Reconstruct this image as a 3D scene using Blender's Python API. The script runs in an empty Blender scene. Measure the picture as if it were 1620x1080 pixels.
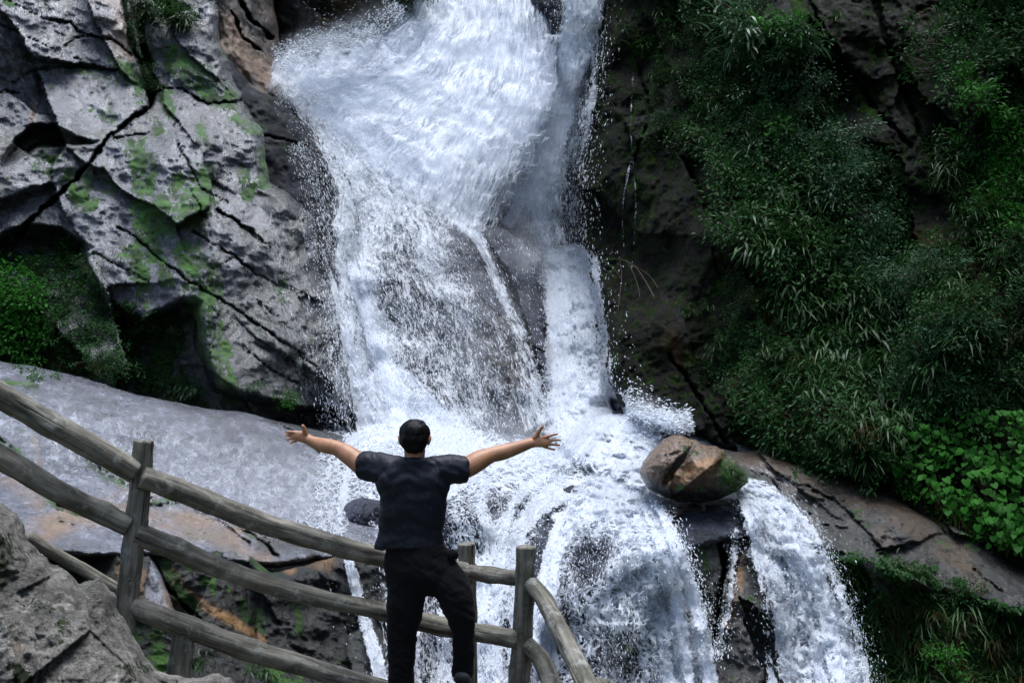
import bpy, bmesh, math, random
import numpy as np
from mathutils import Vector, Matrix

R = math.radians
scene = bpy.context.scene
C = bpy.context.collection
rng = np.random.default_rng(7)
random.seed(7)

# ------------------------------------------------------------------ camera
F = 1575.0                     # focal length in photo pixels (1620 wide)
PITCH = R(12)
CAMZ = 1.6
cd = bpy.data.cameras.new('camera'); cam = bpy.data.objects.new('camera', cd); C.objects.link(cam)
cd.sensor_width = 36; cd.lens = 36*F/1620; cd.clip_end = 2000; cd.clip_start = 0.05
cam.location = (0, 0, CAMZ); cam.rotation_euler = (R(90)+PITCH, 0, 0)
scene.camera = cam

# ------------------------------------------------------------------ sky, sun, exposure
SUN_DIR = Vector((0.08, -0.10, 0.99)).normalized()
elev = math.asin(SUN_DIR.z); azi = math.atan2(SUN_DIR.x, SUN_DIR.y)
w = bpy.data.worlds.new('World'); scene.world = w; w.use_nodes = True
nt = w.node_tree; bgn = nt.nodes['Background']
sky = nt.nodes.new('ShaderNodeTexSky'); sky.sky_type = 'NISHITA'; sky.sun_disc = False
sky.sun_elevation = elev; sky.sun_rotation = azi; sky.dust_density = 2.0; sky.air_density = 1.0; sky.ozone_density = 1.5
nt.links.new(sky.outputs[0], bgn.inputs[0]); bgn.inputs[1].default_value = 0.13
sl = bpy.data.lights.new('sun', 'SUN'); sun = bpy.data.objects.new('sun', sl); C.objects.link(sun)
sl.energy = 3.2; sl.angle = R(40); sl.color = (0.91, 0.95, 1.0)
sun.rotation_euler = SUN_DIR.to_track_quat('Z', 'Y').to_euler()
vs = scene.view_settings
vs.view_transform = 'Standard'; vs.look = 'None'; vs.exposure = 0.74; vs.gamma = 1; vs.use_curve_mapping = False
cy = scene.cycles
cy.max_bounces = 8; cy.diffuse_bounces = 3; cy.glossy_bounces = 3; cy.transparent_max_bounces = 40
cy.transmission_bounces = 4; cy.use_denoising = True; cy.sample_clamp_indirect = 4; cy.caustics_reflective = False; cy.caustics_refractive = False
try: cy.denoising_input_passes = 'RGB_ALBEDO_NORMAL'
except Exception: pass

cP, sP = math.cos(PITCH), math.sin(PITCH)
def P(px, py, d):
    """world position(s) seen at photo pixel px,py at distance d along the lens axis"""
    px = np.asarray(px, float); py = np.asarray(py, float); d = np.asarray(d, float)
    x = (px-810)/F*d; u = (540-py)/F*d
    return np.stack([x, d*cP-u*sP, CAMZ+d*sP+u*cP], -1)
def PV(px, py, d): return Vector(P(px, py, d).tolist())

# ------------------------------------------------------------------ noise
_pr = np.random.default_rng(11)
PERM = np.concatenate([_pr.permutation(256)]*3)
GR = _pr.normal(size=(256, 3)); GR /= np.linalg.norm(GR, axis=1)[:, None]
def perlin(p):
    p = np.asarray(p, float); i = np.floor(p).astype(int); f = p-i; i &= 255
    u = f*f*f*(f*(f*6-15)+10); out = 0
    for a in (0, 1):
        for b in (0, 1):
            for c in (0, 1):
                h = PERM[PERM[PERM[i[..., 0]+a]+i[..., 1]+b & 255]+i[..., 2]+c & 255]
                g = GR[h]
                dt = g[..., 0]*(f[..., 0]-a)+g[..., 1]*(f[..., 1]-b)+g[..., 2]*(f[..., 2]-c)
                wt = (u[..., 0] if a else 1-u[..., 0])*(u[..., 1] if b else 1-u[..., 1])*(u[..., 2] if c else 1-u[..., 2])
                out = out+wt*dt
    return out*1.5
def fbm(p, oct=5, gain=.5, ridged=False):
    s = 0; a = 1.; q = np.asarray(p, float).copy()
    for _ in range(oct):
        n = perlin(q); s = s+a*((1-2*np.abs(n)) if ridged else n); a *= gain; q = q*2.03+17.7
    return s
def stk(x, y, z=0.):
    x = np.asarray(x, float); return np.stack([x, np.broadcast_to(y, x.shape), np.broadcast_to(z, x.shape)], -1)
def sstep(a, b, x):
    t = np.clip((x-a)/(b-a), 0, 1); return t*t*(3-2*t)

# ------------------------------------------------------------------ plane helpers
def poly_sd(x, y, poly):
    """signed distance (inside +) and the nearest boundary point"""
    poly = np.array(poly, float); n = len(poly)
    best = np.full(x.shape, 1e18); cx = np.zeros_like(x); cyy = np.zeros_like(x); ins = np.zeros(x.shape, bool)
    for k in range(n):
        ax, ay = poly[k]; bx, by = poly[(k+1) % n]
        dx, dy = bx-ax, by-ay; L = dx*dx+dy*dy+1e-9
        t = np.clip(((x-ax)*dx+(y-ay)*dy)/L, 0, 1); qx = ax+t*dx; qy = ay+t*dy
        dd = (x-qx)**2+(y-qy)**2; m = dd < best
        best = np.where(m, dd, best); cx = np.where(m, qx, cx); cyy = np.where(m, qy, cyy)
        if ay != by:
            cr = ((ay > y) != (by > y)) & (x < (bx-ax)*(y-ay)/(by-ay)+ax); ins ^= cr
    s = np.sqrt(best)
    return np.where(ins, s, -s), cx, cyy
def line_d(x, y, line):
    best = np.full(x.shape, 1e18)
    for (ax, ay), (bx, by) in zip(line[:-1], line[1:]):
        dx, dy = bx-ax, by-ay; L = dx*dx+dy*dy+1e-9
        t = np.clip(((x-ax)*dx+(y-ay)*dy)/L, 0, 1)
        best = np.minimum(best, (x-ax-t*dx)**2+(y-ay-t*dy)**2)
    return np.sqrt(best)
class TPS:
    def __init__(s, pts):
        p = np.array(pts, float); s.xy = p[:, :2]/500; n = len(p)
        r2 = ((s.xy[:, None]-s.xy[None])**2).sum(-1); K = r2*np.log(r2+1e-9)*.5 + np.eye(n)*.01
        A = np.zeros((n+3, n+3)); A[:n, :n] = K; A[:n, n] = 1; A[:n, n+1:] = s.xy; A[n, :n] = 1; A[n+1:, :n] = s.xy.T
        s.w = np.linalg.solve(A, np.concatenate([p[:, 2], [0, 0, 0]])); s.n = n
    def __call__(s, x, y):
        x = x/500; y = y/500; out = s.w[s.n]+s.w[s.n+1]*x+s.w[s.n+2]*y
        for k in range(s.n):
            r2 = (x-s.xy[k, 0])**2+(y-s.xy[k, 1])**2; out = out+s.w[k]*r2*np.log(r2+1e-9)*.5
        return out
def facets(x, y, box, n, seed, tilt=.0012, off=.12, ang=0., stretch=1.):
    """broken planar facets, as in jointed rock"""
    r = np.random.default_rng(seed); ca, sa = math.cos(ang), math.sin(ang)
    sx = r.uniform(box[0], box[2], n); sy = r.uniform(box[1], box[3], n)
    o = r.normal(0, off, n); gx = r.normal(0, tilt, n); gy = r.normal(0, tilt, n)
    best = np.full(x.shape, 1e18); sec = best.copy(); out = np.zeros_like(x)
    for k in range(n):
        dx = x-sx[k]; dy = y-sy[k]; a = (dx*ca+dy*sa)/stretch; b = -dx*sa+dy*ca; dd = a*a+b*b
        m = dd < best; sec = np.where(m, best, np.minimum(sec, dd)); out = np.where(m, o[k]+gx[k]*dx+gy[k]*dy, out); best = np.where(m, dd, best)
    edge = np.sqrt(sec)-np.sqrt(best)
    return out, edge

# ------------------------------------------------------------------ objects
def tag(o, label=None, cat=None, group=None, kind=None):
    if label: o['label'] = label
    if cat: o['category'] = cat
    if group: o['group'] = group
    if kind: o['kind'] = kind
    return o
def mesh_np(name, verts, quads, mats, parent=None, smooth=True, attrs=None, uv=None):
    me = bpy.data.meshes.new(name); verts = np.asarray(verts, np.float32); quads = np.asarray(quads, np.int32)
    nv, nf = len(verts), len(quads); k = quads.shape[1]
    me.vertices.add(nv); me.vertices.foreach_set('co', verts.ravel())
    me.loops.add(nf*k); me.loops.foreach_set('vertex_index', quads.ravel())
    me.polygons.add(nf); me.polygons.foreach_set('loop_start', np.arange(nf, dtype=np.int32)*k)
    if smooth: me.polygons.foreach_set('use_smooth', np.ones(nf, bool))
    me.update(calc_edges=True); me.validate()
    for n, a in (attrs or {}).items():
        at = me.attributes.new(n, 'FLOAT', 'POINT'); at.data.foreach_set('value', np.asarray(a, np.float32))
    if uv is not None:
        ul = me.uv_layers.new(name='flow'); ul.data.foreach_set('uv', np.asarray(uv, np.float32)[quads.ravel()].ravel())
    for m in (mats if isinstance(mats, (list, tuple)) else [mats]): me.materials.append(m)
    o = bpy.data.objects.new(name, me); C.objects.link(o); o.parent = parent
    return o

def empty(name, loc):
    o = bpy.data.objects.new(name, None); o.location = loc; o.empty_display_size = .1; C.objects.link(o); return o
# ------------------------------------------------------------------ materials
class G:
    def __init__(s, name):
        s.m = bpy.data.materials.new(name); s.m.use_nodes = True; s.t = s.m.node_tree
        s.t.nodes.clear(); s.out = s.t.nodes.new('ShaderNodeOutputMaterial')
    def put(s, sock, v):
        if hasattr(v, 'is_output') or isinstance(v, bpy.types.NodeSocket): s.t.links.new(v, sock)
        elif v is not None:
            if isinstance(v, (tuple, list)) and len(v) == 3 and sock.type == 'RGBA': v = (*v, 1)
            sock.default_value = v
    def n(s, typ, ins={}, **kw):
        nd = s.t.nodes.new('ShaderNode'+typ)
        for k, v in kw.items(): setattr(nd, k, v)
        for k, v in ins.items(): s.put(nd.inputs[k], v)
        return nd
    def math(s, op, a, b=0., c=None, clamp=False):
        nd = s.t.nodes.new('ShaderNodeMath'); nd.operation = op; nd.use_clamp = clamp
        s.put(nd.inputs[0], a); s.put(nd.inputs[1], b)
        if c is not None: s.put(nd.inputs[2], c)
        return nd.outputs[0]
    def ss(s, x, a, b, lo=0., hi=1.):
        nd = s.n('MapRange', {'Value': x, 'From Min': a, 'From Max': b, 'To Min': lo, 'To Max': hi}, interpolation_type='SMOOTHSTEP'); return nd.outputs[0]
    def attr(s, name): return s.n('Attribute', attribute_name=name).outputs['Fac']
    def co(s, kind='Object'): return s.n('TexCoord').outputs[kind]
    def map(s, v, scale=(1, 1, 1), rot=(0, 0, 0), loc=(0, 0, 0)):
        return s.n('Mapping', {'Vector': v, 'Scale': scale, 'Rotation': rot, 'Location': loc}).outputs[0]
    def noise(s, v, scale, detail=5, rough=.55, dist=0., col=False):
        nd = s.n('TexNoise', {'Vector': v, 'Scale': scale, 'Detail': detail, 'Roughness': rough, 'Distortion': dist}); return nd.outputs[1 if col else 0]
    def vor(s, v, scale, feature='F1', rand=1.):
        nd = s.n('TexVoronoi', {'Vector': v, 'Scale': scale, 'Randomness': rand}, feature=feature); return nd.outputs['Distance']
    def mix(s, f, a, b, typ='MIX'):
        nd = s.t.nodes.new('ShaderNodeMix'); nd.data_type = 'RGBA'; nd.blend_type = typ
        s.put(nd.inputs[0], f); s.put(nd.inputs[6], a if not isinstance(a, tuple) else (*a, 1)[:4]); s.put(nd.inputs[7], b if not isinstance(b, tuple) else (*b, 1)[:4]); return nd.outputs[2]
    def mf(s, f, a, b): return s.math('MULTIPLY_ADD', f, s.math('SUBTRACT', b, a), a)
    def bump(s, h, st, dist, nrm=None):
        i = {'Height': h, 'Strength': st, 'Distance': dist}
        if nrm is not None: i['Normal'] = nrm
        return s.n('Bump', i).outputs[0]
    def bsdf(s, **k):
        nd = s.n('BsdfPrincipled'); 
        for a, v in k.items(): s.put(nd.inputs[a.replace('_', ' ')], v)
        return nd.outputs[0]
    def done(s, sh): s.t.links.new(sh, s.out.inputs[0]); return s.m

def rock_mat(name, dark, light, stain=(.25, .12, .04), moss=(.035, .10, .008), rlo=.22, rhi=.6, rot=(0, 0, 0), stretch=(1, 1, 1), bstr=1., spec=.6, bscale=1., coat=0.):
    g = G(name); co = g.co(); cs = g.map(co, scale=stretch, rot=rot)
    big = g.noise(cs, .5, 4, .55, .3); med = g.noise(cs, 2.6, 9, .62, .25); fine = g.noise(co, 22, 6, .7)
    grit = g.noise(co, 90, 3, .6)
    c = g.mix(g.ss(g.math('ADD', g.math('MULTIPLY', big, .45), g.math('MULTIPLY', med, .55)), .38, .62), dark, light)
    c = g.mix(g.math('MULTIPLY', g.ss(fine, .28, .72, .25, 1.), g.ss(grit, .3, .7, .55, 1.15)), (0, 0, 0), c, 'MIX')
    c = g.mix(g.ss(g.noise(co, 55, 4, .8), .60, .72, 0, .5), c, tuple(min(1, v*2.0) for v in light))
    sp = g.noise(co, 7, 5, .65, .4)
    c = g.mix(g.ss(sp, .56, .68, 0, .45), c, tuple(min(1, v*1.7) for v in light))
    sn = g.noise(g.map(cs, scale=(.6, .6, .25)), 3, 6, .6, .6)
    st = g.math('MULTIPLY', g.attr('stain'), g.ss(sn, .3, .6), clamp=True)
    sc = g.mix(fine, tuple(v*.55 for v in stain), tuple(min(1, v*1.5) for v in stain))
    c = g.mix(st, c, sc)
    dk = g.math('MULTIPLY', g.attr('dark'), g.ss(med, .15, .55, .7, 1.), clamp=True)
    c = g.mix(dk, c, (.010, .011, .009))  # dark mask: painted shade under the boulder and in hollows, plus darker rock
    # moss: grows where the attribute says, broken up by downward streaks and dots
    mn = g.noise(g.map(co, scale=(1, 1, .28)), 5.5, 8, .68, .3)
    mn2 = g.noise(g.map(co, scale=(1, 1, .5)), 24, 5, .7)
    mnn = g.math('ADD', g.math('MULTIPLY', g.ss(mn, .36, .64), .42), g.math('MULTIPLY', g.ss(mn2, .34, .66), .36))
    mm = g.math('MULTIPLY_ADD', g.attr('moss'), .46, mnn)
    mk = g.ss(mm, .64, .72)
    mv = g.noise(co, 3.2, 4, .6)
    mc = g.mix(g.ss(mv, .35, .65), tuple(v*.35 for v in moss), tuple(min(1, v*1.35) for v in moss))
    mc = g.mix(g.ss(grit, .3, .7, .3, 0), mc, (.004, .008, .002))
    c = g.mix(mk, c, mc)
    wet = g.noise(cs, 3.7, 7, .6, .5)
    ro = g.ss(wet, .32, .68, rlo, rhi); ro = g.mf(mk, ro, .95)
    vs_ = g.vor(g.map(cs, scale=(1, 1, .6)), 1.7*bscale, 'DISTANCE_TO_EDGE')
    crk = g.ss(g.math('ADD', vs_, g.math('MULTIPLY', med, .10)), .05, .10)
    h = g.math('ADD', g.math('MULTIPLY', med, .55), g.math('MULTIPLY', g.noise(cs, 9*bscale, 8, .68, .2), .42))
    h = g.math('ADD', h, g.math('MULTIPLY', crk, .05))
    nb = g.bump(h, min(1, .85*bstr), .22*bstr)
    nb = g.bump(g.math('ADD', fine, g.math('MULTIPLY', mk, .8)), .9*min(1, bstr+.2), .035, nb)
    nb = g.bump(grit, .8, .010, nb)
    kw = {}
    if coat:
        ck = g.noise(g.map(co, scale=(.9, .9, 3.2), rot=rot), 4.5, 8, .72, 1.2)
        ck = g.math('ABSOLUTE', g.math('SUBTRACT', ck, .5))
        nb = g.bump(ck, .6, .07*bstr, nb); h = g.math('ADD', h, g.math('MULTIPLY', ck, .6))
    if coat:     # a film of running water
        fl = g.noise(g.map(cs, scale=(1, 1, .5)), 30, 4, .75, .5)
        kw = dict(Coat_Weight=g.math('MULTIPLY', g.math('MULTIPLY', g.math('SUBTRACT', 1., mk), coat), g.math('SUBTRACT', 1., g.math('MULTIPLY', dk, .85))), Coat_Roughness=.11, Coat_IOR=1.5, Coat_Normal=g.bump(g.math('ADD', fl, g.math('MULTIPLY', grit, .6)), 1., .05, g.bump(h, .6, .12)))
    return g.done(g.bsdf(Base_Color=c, Roughness=ro, Normal=nb, Specular_IOR_Level=spec, **kw))

M = {}
M['rock_left'] = rock_mat('rock_left', (.010, .013, .022), (.130, .140, .19), moss=(.038, .12, .007), rot=(0, R(-28), 0), stretch=(1, 1, .4), rlo=.10, rhi=.36, bstr=.5, spec=1., coat=1.)
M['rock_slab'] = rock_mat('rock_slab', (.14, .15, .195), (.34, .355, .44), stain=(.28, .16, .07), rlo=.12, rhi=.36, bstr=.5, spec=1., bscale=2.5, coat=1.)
M['rock_fall'] = rock_mat('rock_fall', (.018, .022, .036), (.085, .095, .14), stain=(.14, .10, .08), rlo=.3, rhi=.6, bstr=.8, spec=.25)
M['rock_moss'] = rock_mat('rock_moss', (.012, .014, .013), (.055, .055, .05), stain=(.30, .16, .06), rlo=.25, rhi=.6)
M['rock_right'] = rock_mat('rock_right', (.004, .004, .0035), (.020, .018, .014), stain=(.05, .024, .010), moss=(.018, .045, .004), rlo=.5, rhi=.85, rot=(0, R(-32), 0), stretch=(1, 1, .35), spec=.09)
M['rock_ledge'] = rock_mat('rock_ledge', (.009, .009, .009), (.055, .047, .040), stain=(.075, .040, .016), rlo=.2, rhi=.5, rot=(0, R(60), 0), stretch=(1, 1, .4), bstr=.7, spec=.9, coat=.5)
M['rock_dome'] = rock_mat('rock_dome', (.018, .018, .018), (.12, .11, .10), stain=(.22, .11, .04), rlo=.18, rhi=.5, bstr=.8, spec=.9, coat=.5)
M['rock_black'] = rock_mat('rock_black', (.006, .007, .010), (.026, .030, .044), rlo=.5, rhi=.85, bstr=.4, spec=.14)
M['rock_tan'] = rock_mat('rock_tan', (.06, .045, .035), (.22, .16, .12), stain=(.22, .13, .07), rlo=.25, rhi=.55, bstr=.6)
M['rock_boulder'] = rock_mat('rock_boulder', (.11, .06, .03), (.28, .17, .10), stain=(.34, .15, .04), rlo=.16, rhi=.45, bstr=.5, spec=.9, bscale=2.5)
M['rock_near'] = rock_mat('rock_near', (.085, .08, .07), (.30, .28, .25), stain=(.2, .13, .08), moss=(.02, .03, .008), rlo=.75, rhi=.95, bstr=.5, spec=.25, bscale=3)

def water_mat(name, seed, mist=0., lace=0., fu=1., fv=1., bst=.8, top=1.):
    """white water: opacity from the sheet's density, broken into strands that run along the flow"""
    g = G(name); uv = g.n('UVMap', uv_map='flow').outputs[0]
    d = g.attr('dens')
    warp = g.noise(g.map(uv, scale=(1.2, .8, 1), loc=(seed, seed*.7, 0)), 1.6, 4, .6, 0, col=True)
    uvw = g.n('VectorMath', {0: uv, 1: g.n('VectorMath', {0: warp, 'Scale': .30}, operation='SCALE').outputs[0]}, operation='ADD').outputs[0]
    a = g.noise(g.map(uvw, scale=(3.2*fu, .7*fv, 1), loc=(seed, 0, 0)), 1, 4, .6, .2)
    b = g.noise(g.map(uvw, scale=(16*fu, 2.6*fv, 1), loc=(seed*2, 3, 0)), 1, 6, .68, .5)
    c = g.noise(g.map(uvw, scale=(70*fu, 17*fv, 1), loc=(seed*3, 7, 0)), 1, 3, .75, .4)
    s = g.math('ADD', g.math('MULTIPLY', g.ss(a, .3, .7), .30), g.math('MULTIPLY', g.ss(b, .3, .7), .38)); s = g.math('ADD', s, g.math('MULTIPLY', g.ss(c, .3, .7), .32))
    if lace:
        w2 = g.noise(g.map(uv, scale=(9*fu, 5*fv, 1), loc=(seed, 2, 0)), 1, 3, .6, 0, col=True)
        uvl = g.n('VectorMath', {0: uvw, 1: g.n('VectorMath', {0: w2, 'Scale': .10}, operation='SCALE').outputs[0]}, operation='ADD').outputs[0]
        v1 = g.vor(g.map(uvl, scale=(11*fu, 4.2*fv, 1), loc=(seed, 1, 0)), 1, 'DISTANCE_TO_EDGE')
        v2 = g.vor(g.map(uvl, scale=(25*fu, 10*fv, 1), loc=(seed, 5, 0)), 1, 'DISTANCE_TO_EDGE')
        web = g.math('ADD', g.ss(v1, .0, .22, .55, 0), g.ss(v2, .0, .25, .45, 0))
        s = g.math('ADD', g.math('MULTIPLY', s, 1-lace*.6), g.math('MULTIPLY', web, lace))
    thr = g.math('SUBTRACT', .90, g.math('MULTIPLY', d, .80))
    soft = .13+mist*.30
    al = g.ss(g.math('SUBTRACT', s, thr), -soft, soft)
    al = g.math('MULTIPLY', al, g.ss(d, .02, .2)) if mist < .6 else g.math('MULTIPLY', g.math('MULTIPLY', al, g.ss(d, 0., .7)), .8)
    if top < 1: al = g.math('MULTIPLY', al, top)
    if mist == 1.: al = g.math('MULTIPLY', g.math('MULTIPLY', d, d), g.ss(g.math('ADD', g.math('MULTIPLY', a, .7), g.math('MULTIPLY', b, .3)), .25, .75, .12, .55))
    col = g.mix(g.ss(b, .3, .65), (.76, .82, .93), (.96, .97, .99))
    h = g.math('ADD', g.math('MULTIPLY', b, .6), g.math('MULTIPLY', c, .35)); h = g.math('ADD', h, g.math('MULTIPLY', a, .5))
    nb = g.bump(h, bst*(1-mist), .07)
    bs = g.bsdf(Base_Color=col, Roughness=.4, Normal=nb, Specular_IOR_Level=.35)
    tr = g.n('BsdfTranslucent', {'Color': (.82, .88, .97, 1), 'Normal': nb}).outputs[0]
    m1 = g.n('MixShader', {0: .45, 1: bs, 2: tr}).outputs[0]
    tp = g.n('BsdfTransparent').outputs[0]
    return g.done(g.n('MixShader', {0: al, 1: tp, 2: m1}).outputs[0])
M['w_sheet'] = water_mat('white_water', 1.3)
M['w_strand'] = water_mat('stranded_water', 5.7, lace=.5, fu=.8, fv=1.0, bst=.8)
M['w_lace'] = water_mat('lacy_water', 4.1, lace=.6, bst=1.)
M['w_soft'] = water_mat('soft_white_water', 6.1, mist=.35, fu=1.2, fv=1.2, bst=.3)
M['w_film'] = water_mat('water_film', 2.2, fu=3.4, fv=3.2, bst=.3, top=.55)
M['w_mist'] = water_mat('water_mist', 8.2, mist=1., fu=.7, fv=.7)
g = G('water_drops'); M['drops'] = g.done(g.bsdf(Base_Color=(.85, .89, .95), Roughness=.3, Specular_IOR_Level=.5))

def leaf_mat(name, c1, c2, rough=.55, tr=.25, spec=.12):
    g = G(name); v = g.attr('var'); oi = g.n('ObjectInfo').outputs['Random']
    f = g.math('ADD', g.math('MULTIPLY', v, .7), g.math('MULTIPLY', oi, .3))
    c = g.mix(f, c1, c2)
    bs = g.bsdf(Base_Color=c, Roughness=rough, Specular_IOR_Level=spec)
    t = g.n('BsdfTranslucent', {'Color': c}).outputs[0]
    return g.done(g.n('MixShader', {0: tr, 1: bs, 2: t}).outputs[0])
M['leaf'] = leaf_mat('leaf', (.008, .032, .009), (.034, .105, .024))
M['leaf_pale'] = leaf_mat('leaf_pale', (.02, .064, .034), (.062, .145, .070), .5, .25, .2)
M['leaf_bright'] = leaf_mat('leaf_bright', (.014, .075, .009), (.042, .18, .020), .55, .3, .08)
M['blade'] = leaf_mat('blade', (.009, .032, .007), (.045, .115, .024), .5, .25, .3)
M['blade_shiny'] = leaf_mat('blade_shiny', (.03, .08, .035), (.09, .17, .08), .4, .25, .3)
M['blade_dry'] = leaf_mat('blade_dry', (.022, .028, .006), (.075, .055, .018), .55)
g = G('twig'); M['twig'] = g.done(g.bsdf(Base_Color=(.05, .035, .022), Roughness=.8))

# ------------------------------------------------------------------ relief rocks
XS = np.arange(-260, 1881, 2.5); YS = np.arange(-260, 1341, 2.5)
GX, GY = np.meshgrid(XS, YS)
DEPTH = np.full(GX.shape, 60.0)        # nearest rock along each line of sight, used to lay water and plants on the rock
PATCH = {}
def patch(name, poly, ctrl, mat, roll=30, rolld=.8, amp=.25, scl=1.2, warp=8, cracks=(), fac=None, recess=(), bumps=(), masks={}, seed=0, skirt=2.0, back=4.0, ridge=0., diag=None, kind='structure', parent=None, crk=(1., 1.), fine=.035, label=None):
    px = np.array([p[0] for p in poly]); py = np.array([p[1] for p in poly])
    x0, x1 = max(px.min()-20, XS[0]), min(px.max()+20, XS[-1]); y0, y1 = max(py.min()-20, YS[0]), min(py.max()+20, YS[-1])
    i0, i1 = np.searchsorted(XS, [x0, x1]); j0, j1 = np.searchsorted(YS, [y0, y1])
    x = GX[j0:j1, i0:i1]; y = GY[j0:j1, i0:i1]
    wx = warp*fbm(stk(x/60, y/60, seed+.3), 4); wy = warp*fbm(stk(x/60, y/60, seed+7.3), 4)
    qx, qy = x+wx, y+wy
    sd, cx, cyy = poly_sd(qx, qy, poly)
    d = TPS(ctrl)(x, y)
    W = P(x, y, d)
    n1 = fbm(W/scl+seed*3.1, 6, .5)
    d = d-amp*n1
    if ridge:
        Wd = W
        if diag is not None:
            ca, sa = math.cos(diag), math.sin(diag)
            Wd = np.stack([(W[..., 0]*ca+W[..., 2]*sa)*1.0, W[..., 1]*.4, (-W[..., 0]*sa+W[..., 2]*ca)*.28], -1)
        d = d-ridge*fbm(Wd/(scl*.8)+seed, 5, .55, True)*.5
    d = d-fine*fbm(W/.22+seed, 3, .6, True)
    if fac:
        n_, tl, of, an, stt = fac
        fo, ed = facets(x+wx*1.5, y+wy*1.5, (x0, y0, x1, y1), n_, seed+5, tl, of, an, stt)
        d = d+fo
    for rp, dep, sf in recess:
        s_, _, _ = poly_sd(qx, qy, rp); d = d+dep*sstep(-sf*.3, sf, s_)
    for bx, by, br, bh in bumps:
        d = d-bh*np.exp(-(((x-bx)/br)**2+((y-by)/br)**2))
    cr = np.zeros_like(x)
    jx = 3.5*fbm(stk(x/18, y/18, seed+2), 3); jy = 3.5*fbm(stk(x/18, y/18, seed+9), 3)
    jy2 = 2*fbm(stk(x/25, y/25, seed+19), 3)
    for ci, (ln, wd, dep) in enumerate(cracks):
        if ci > 1: wd *= crk[0]; dep *= crk[1]
        q = line_d(x+jx, y+jy, ln); gq = 1-sstep(wd*.05, wd*.5, q+(1.6 if wd > 5 else .5)*jy2); d = d+dep*.8*gq; cr = np.maximum(cr, gq)
    t = np.clip(sd/roll, 0, 1); d = d+rolld*(1-np.sqrt(np.maximum(0, 1-(1-t)**2)))
    inside = sd > 0
    nx = np.where(inside, x, x+(cx-qx)); ny = np.where(inside, y, y+(cyy-qy))
    d = np.where(inside, d, d+np.minimum(-sd/12, 1)*skirt)
    keep = sd > -14
    am = {'moss': 0, 'stain': 0, 'dark': 0}
    att = {}
    for k in am:
        a = np.zeros_like(x)
        for it in masks.get(k, ()):
            ln, r_, v_ = it
            if len(ln) >= 3 and ln[0] == 'poly':
                s_, _, _ = poly_sd(qx, qy, ln[1:]); a = np.maximum(a, v_*sstep(-r_, r_, s_))
            else:
                q = line_d(x+wx*.6, y+wy*.6, ln); a = np.maximum(a, v_*(1-sstep(r_*.4, r_*1.2, q)))
        att[k] = a
    att['dark'] = np.maximum(att['dark'], cr*.55)
    idx = -np.ones(x.shape, int); cell = keep[:-1, :-1] & keep[1:, :-1] & keep[:-1, 1:] & keep[1:, 1:]
    used = np.zeros_like(keep); used[:-1, :-1] |= cell; used[1:, :-1] |= cell; used[:-1, 1:] |= cell; used[1:, 1:] |= cell
    idx[used] = np.arange(used.sum())
    V = P(nx[used], ny[used], d[used])
    q = np.stack([idx[:-1, :-1][cell], idx[1:, :-1][cell], idx[1:, 1:][cell], idx[:-1, 1:][cell]], -1)
    o = mesh_np(name, V, q, mat, parent, True, {k: v[used] for k, v in att.items()})
    if kind: tag(o, label=label, kind=kind)
    ok = inside
    sub = DEPTH[j0:j1, i0:i1]; sub[ok] = np.minimum(sub[ok], d[ok])
    PATCH[name] = (i0, i1, j0, j1, d, sd)
    return o
def depth_at(px, py, src=None):
    D = DEPTH if src is None else src
    fx = np.clip((np.asarray(px, float)-XS[0])/2.5, 0, len(XS)-1.001); fy = np.clip((np.asarray(py, float)-YS[0])/2.5, 0, len(YS)-1.001)
    i = fx.astype(int); j = fy.astype(int); u = fx-i; v = fy-j
    return D[j, i]*(1-u)*(1-v)+D[j, i+1]*u*(1-v)+D[j+1, i]*(1-u)*v+D[j+1, i+1]*u*v

# ================================================================== ROCKS OF THE GORGE
patch('gorge_back', [(-260, -260), (1880, -260), (1880, 1340), (-260, 1340)], [(0, 0, 31), (800, 0, 34), (1600, 0, 31), (0, 1000, 27), (800, 1000, 27), (1600, 1000, 27)],
      M['rock_moss'], roll=5, amp=1.2, scl=4, seed=1, masks={'dark': [(('poly', (-300, -300), (1900, -300), (1900, 1400), (-300, 1400)), 5, .6)]})
# head of the falls
patch('fall_head_rock', [(330, -260), (975, -260), (975, 700), (840, 700), (800, 400), (740, 370), (600, 190), (470, 130), (400, 40)],
      [(650, 50, 29), (700, 200, 27), (780, 350, 25.3), (480, 60, 26.5), (800, 300, 26), (880, 390, 24.7), (850, 450, 23.2), (920, 520, 22), (930, 690, 18.6), (650, -200, 31), (940, 100, 26), (940, 300, 24.5)],
      M['rock_fall'], amp=.5, scl=2.5, seed=2, masks={'stain': [([(860, 260), (850, 330), (870, 380)], 40, .8)]})
patch('dark_head_rock', [(425, -160), (700, -160), (720, -20), (655, 8), (632, 55), (600, 90), (545, 75), (470, 85), (435, 40)],
      [(500, -100, 24.5), (600, 0, 25.5), (640, 60, 26), (440, 60, 24.5)], M['rock_moss'], roll=60, rolld=2, amp=.5, scl=1.5, seed=3, fac=(14, .002, .3, .6, 1.5),
      masks={'stain': [([(540, 20), (600, 60), (640, 20)], 45, .6)], 'dark': [([(540, -60), (560, 10)], 60, .6)]})
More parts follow.
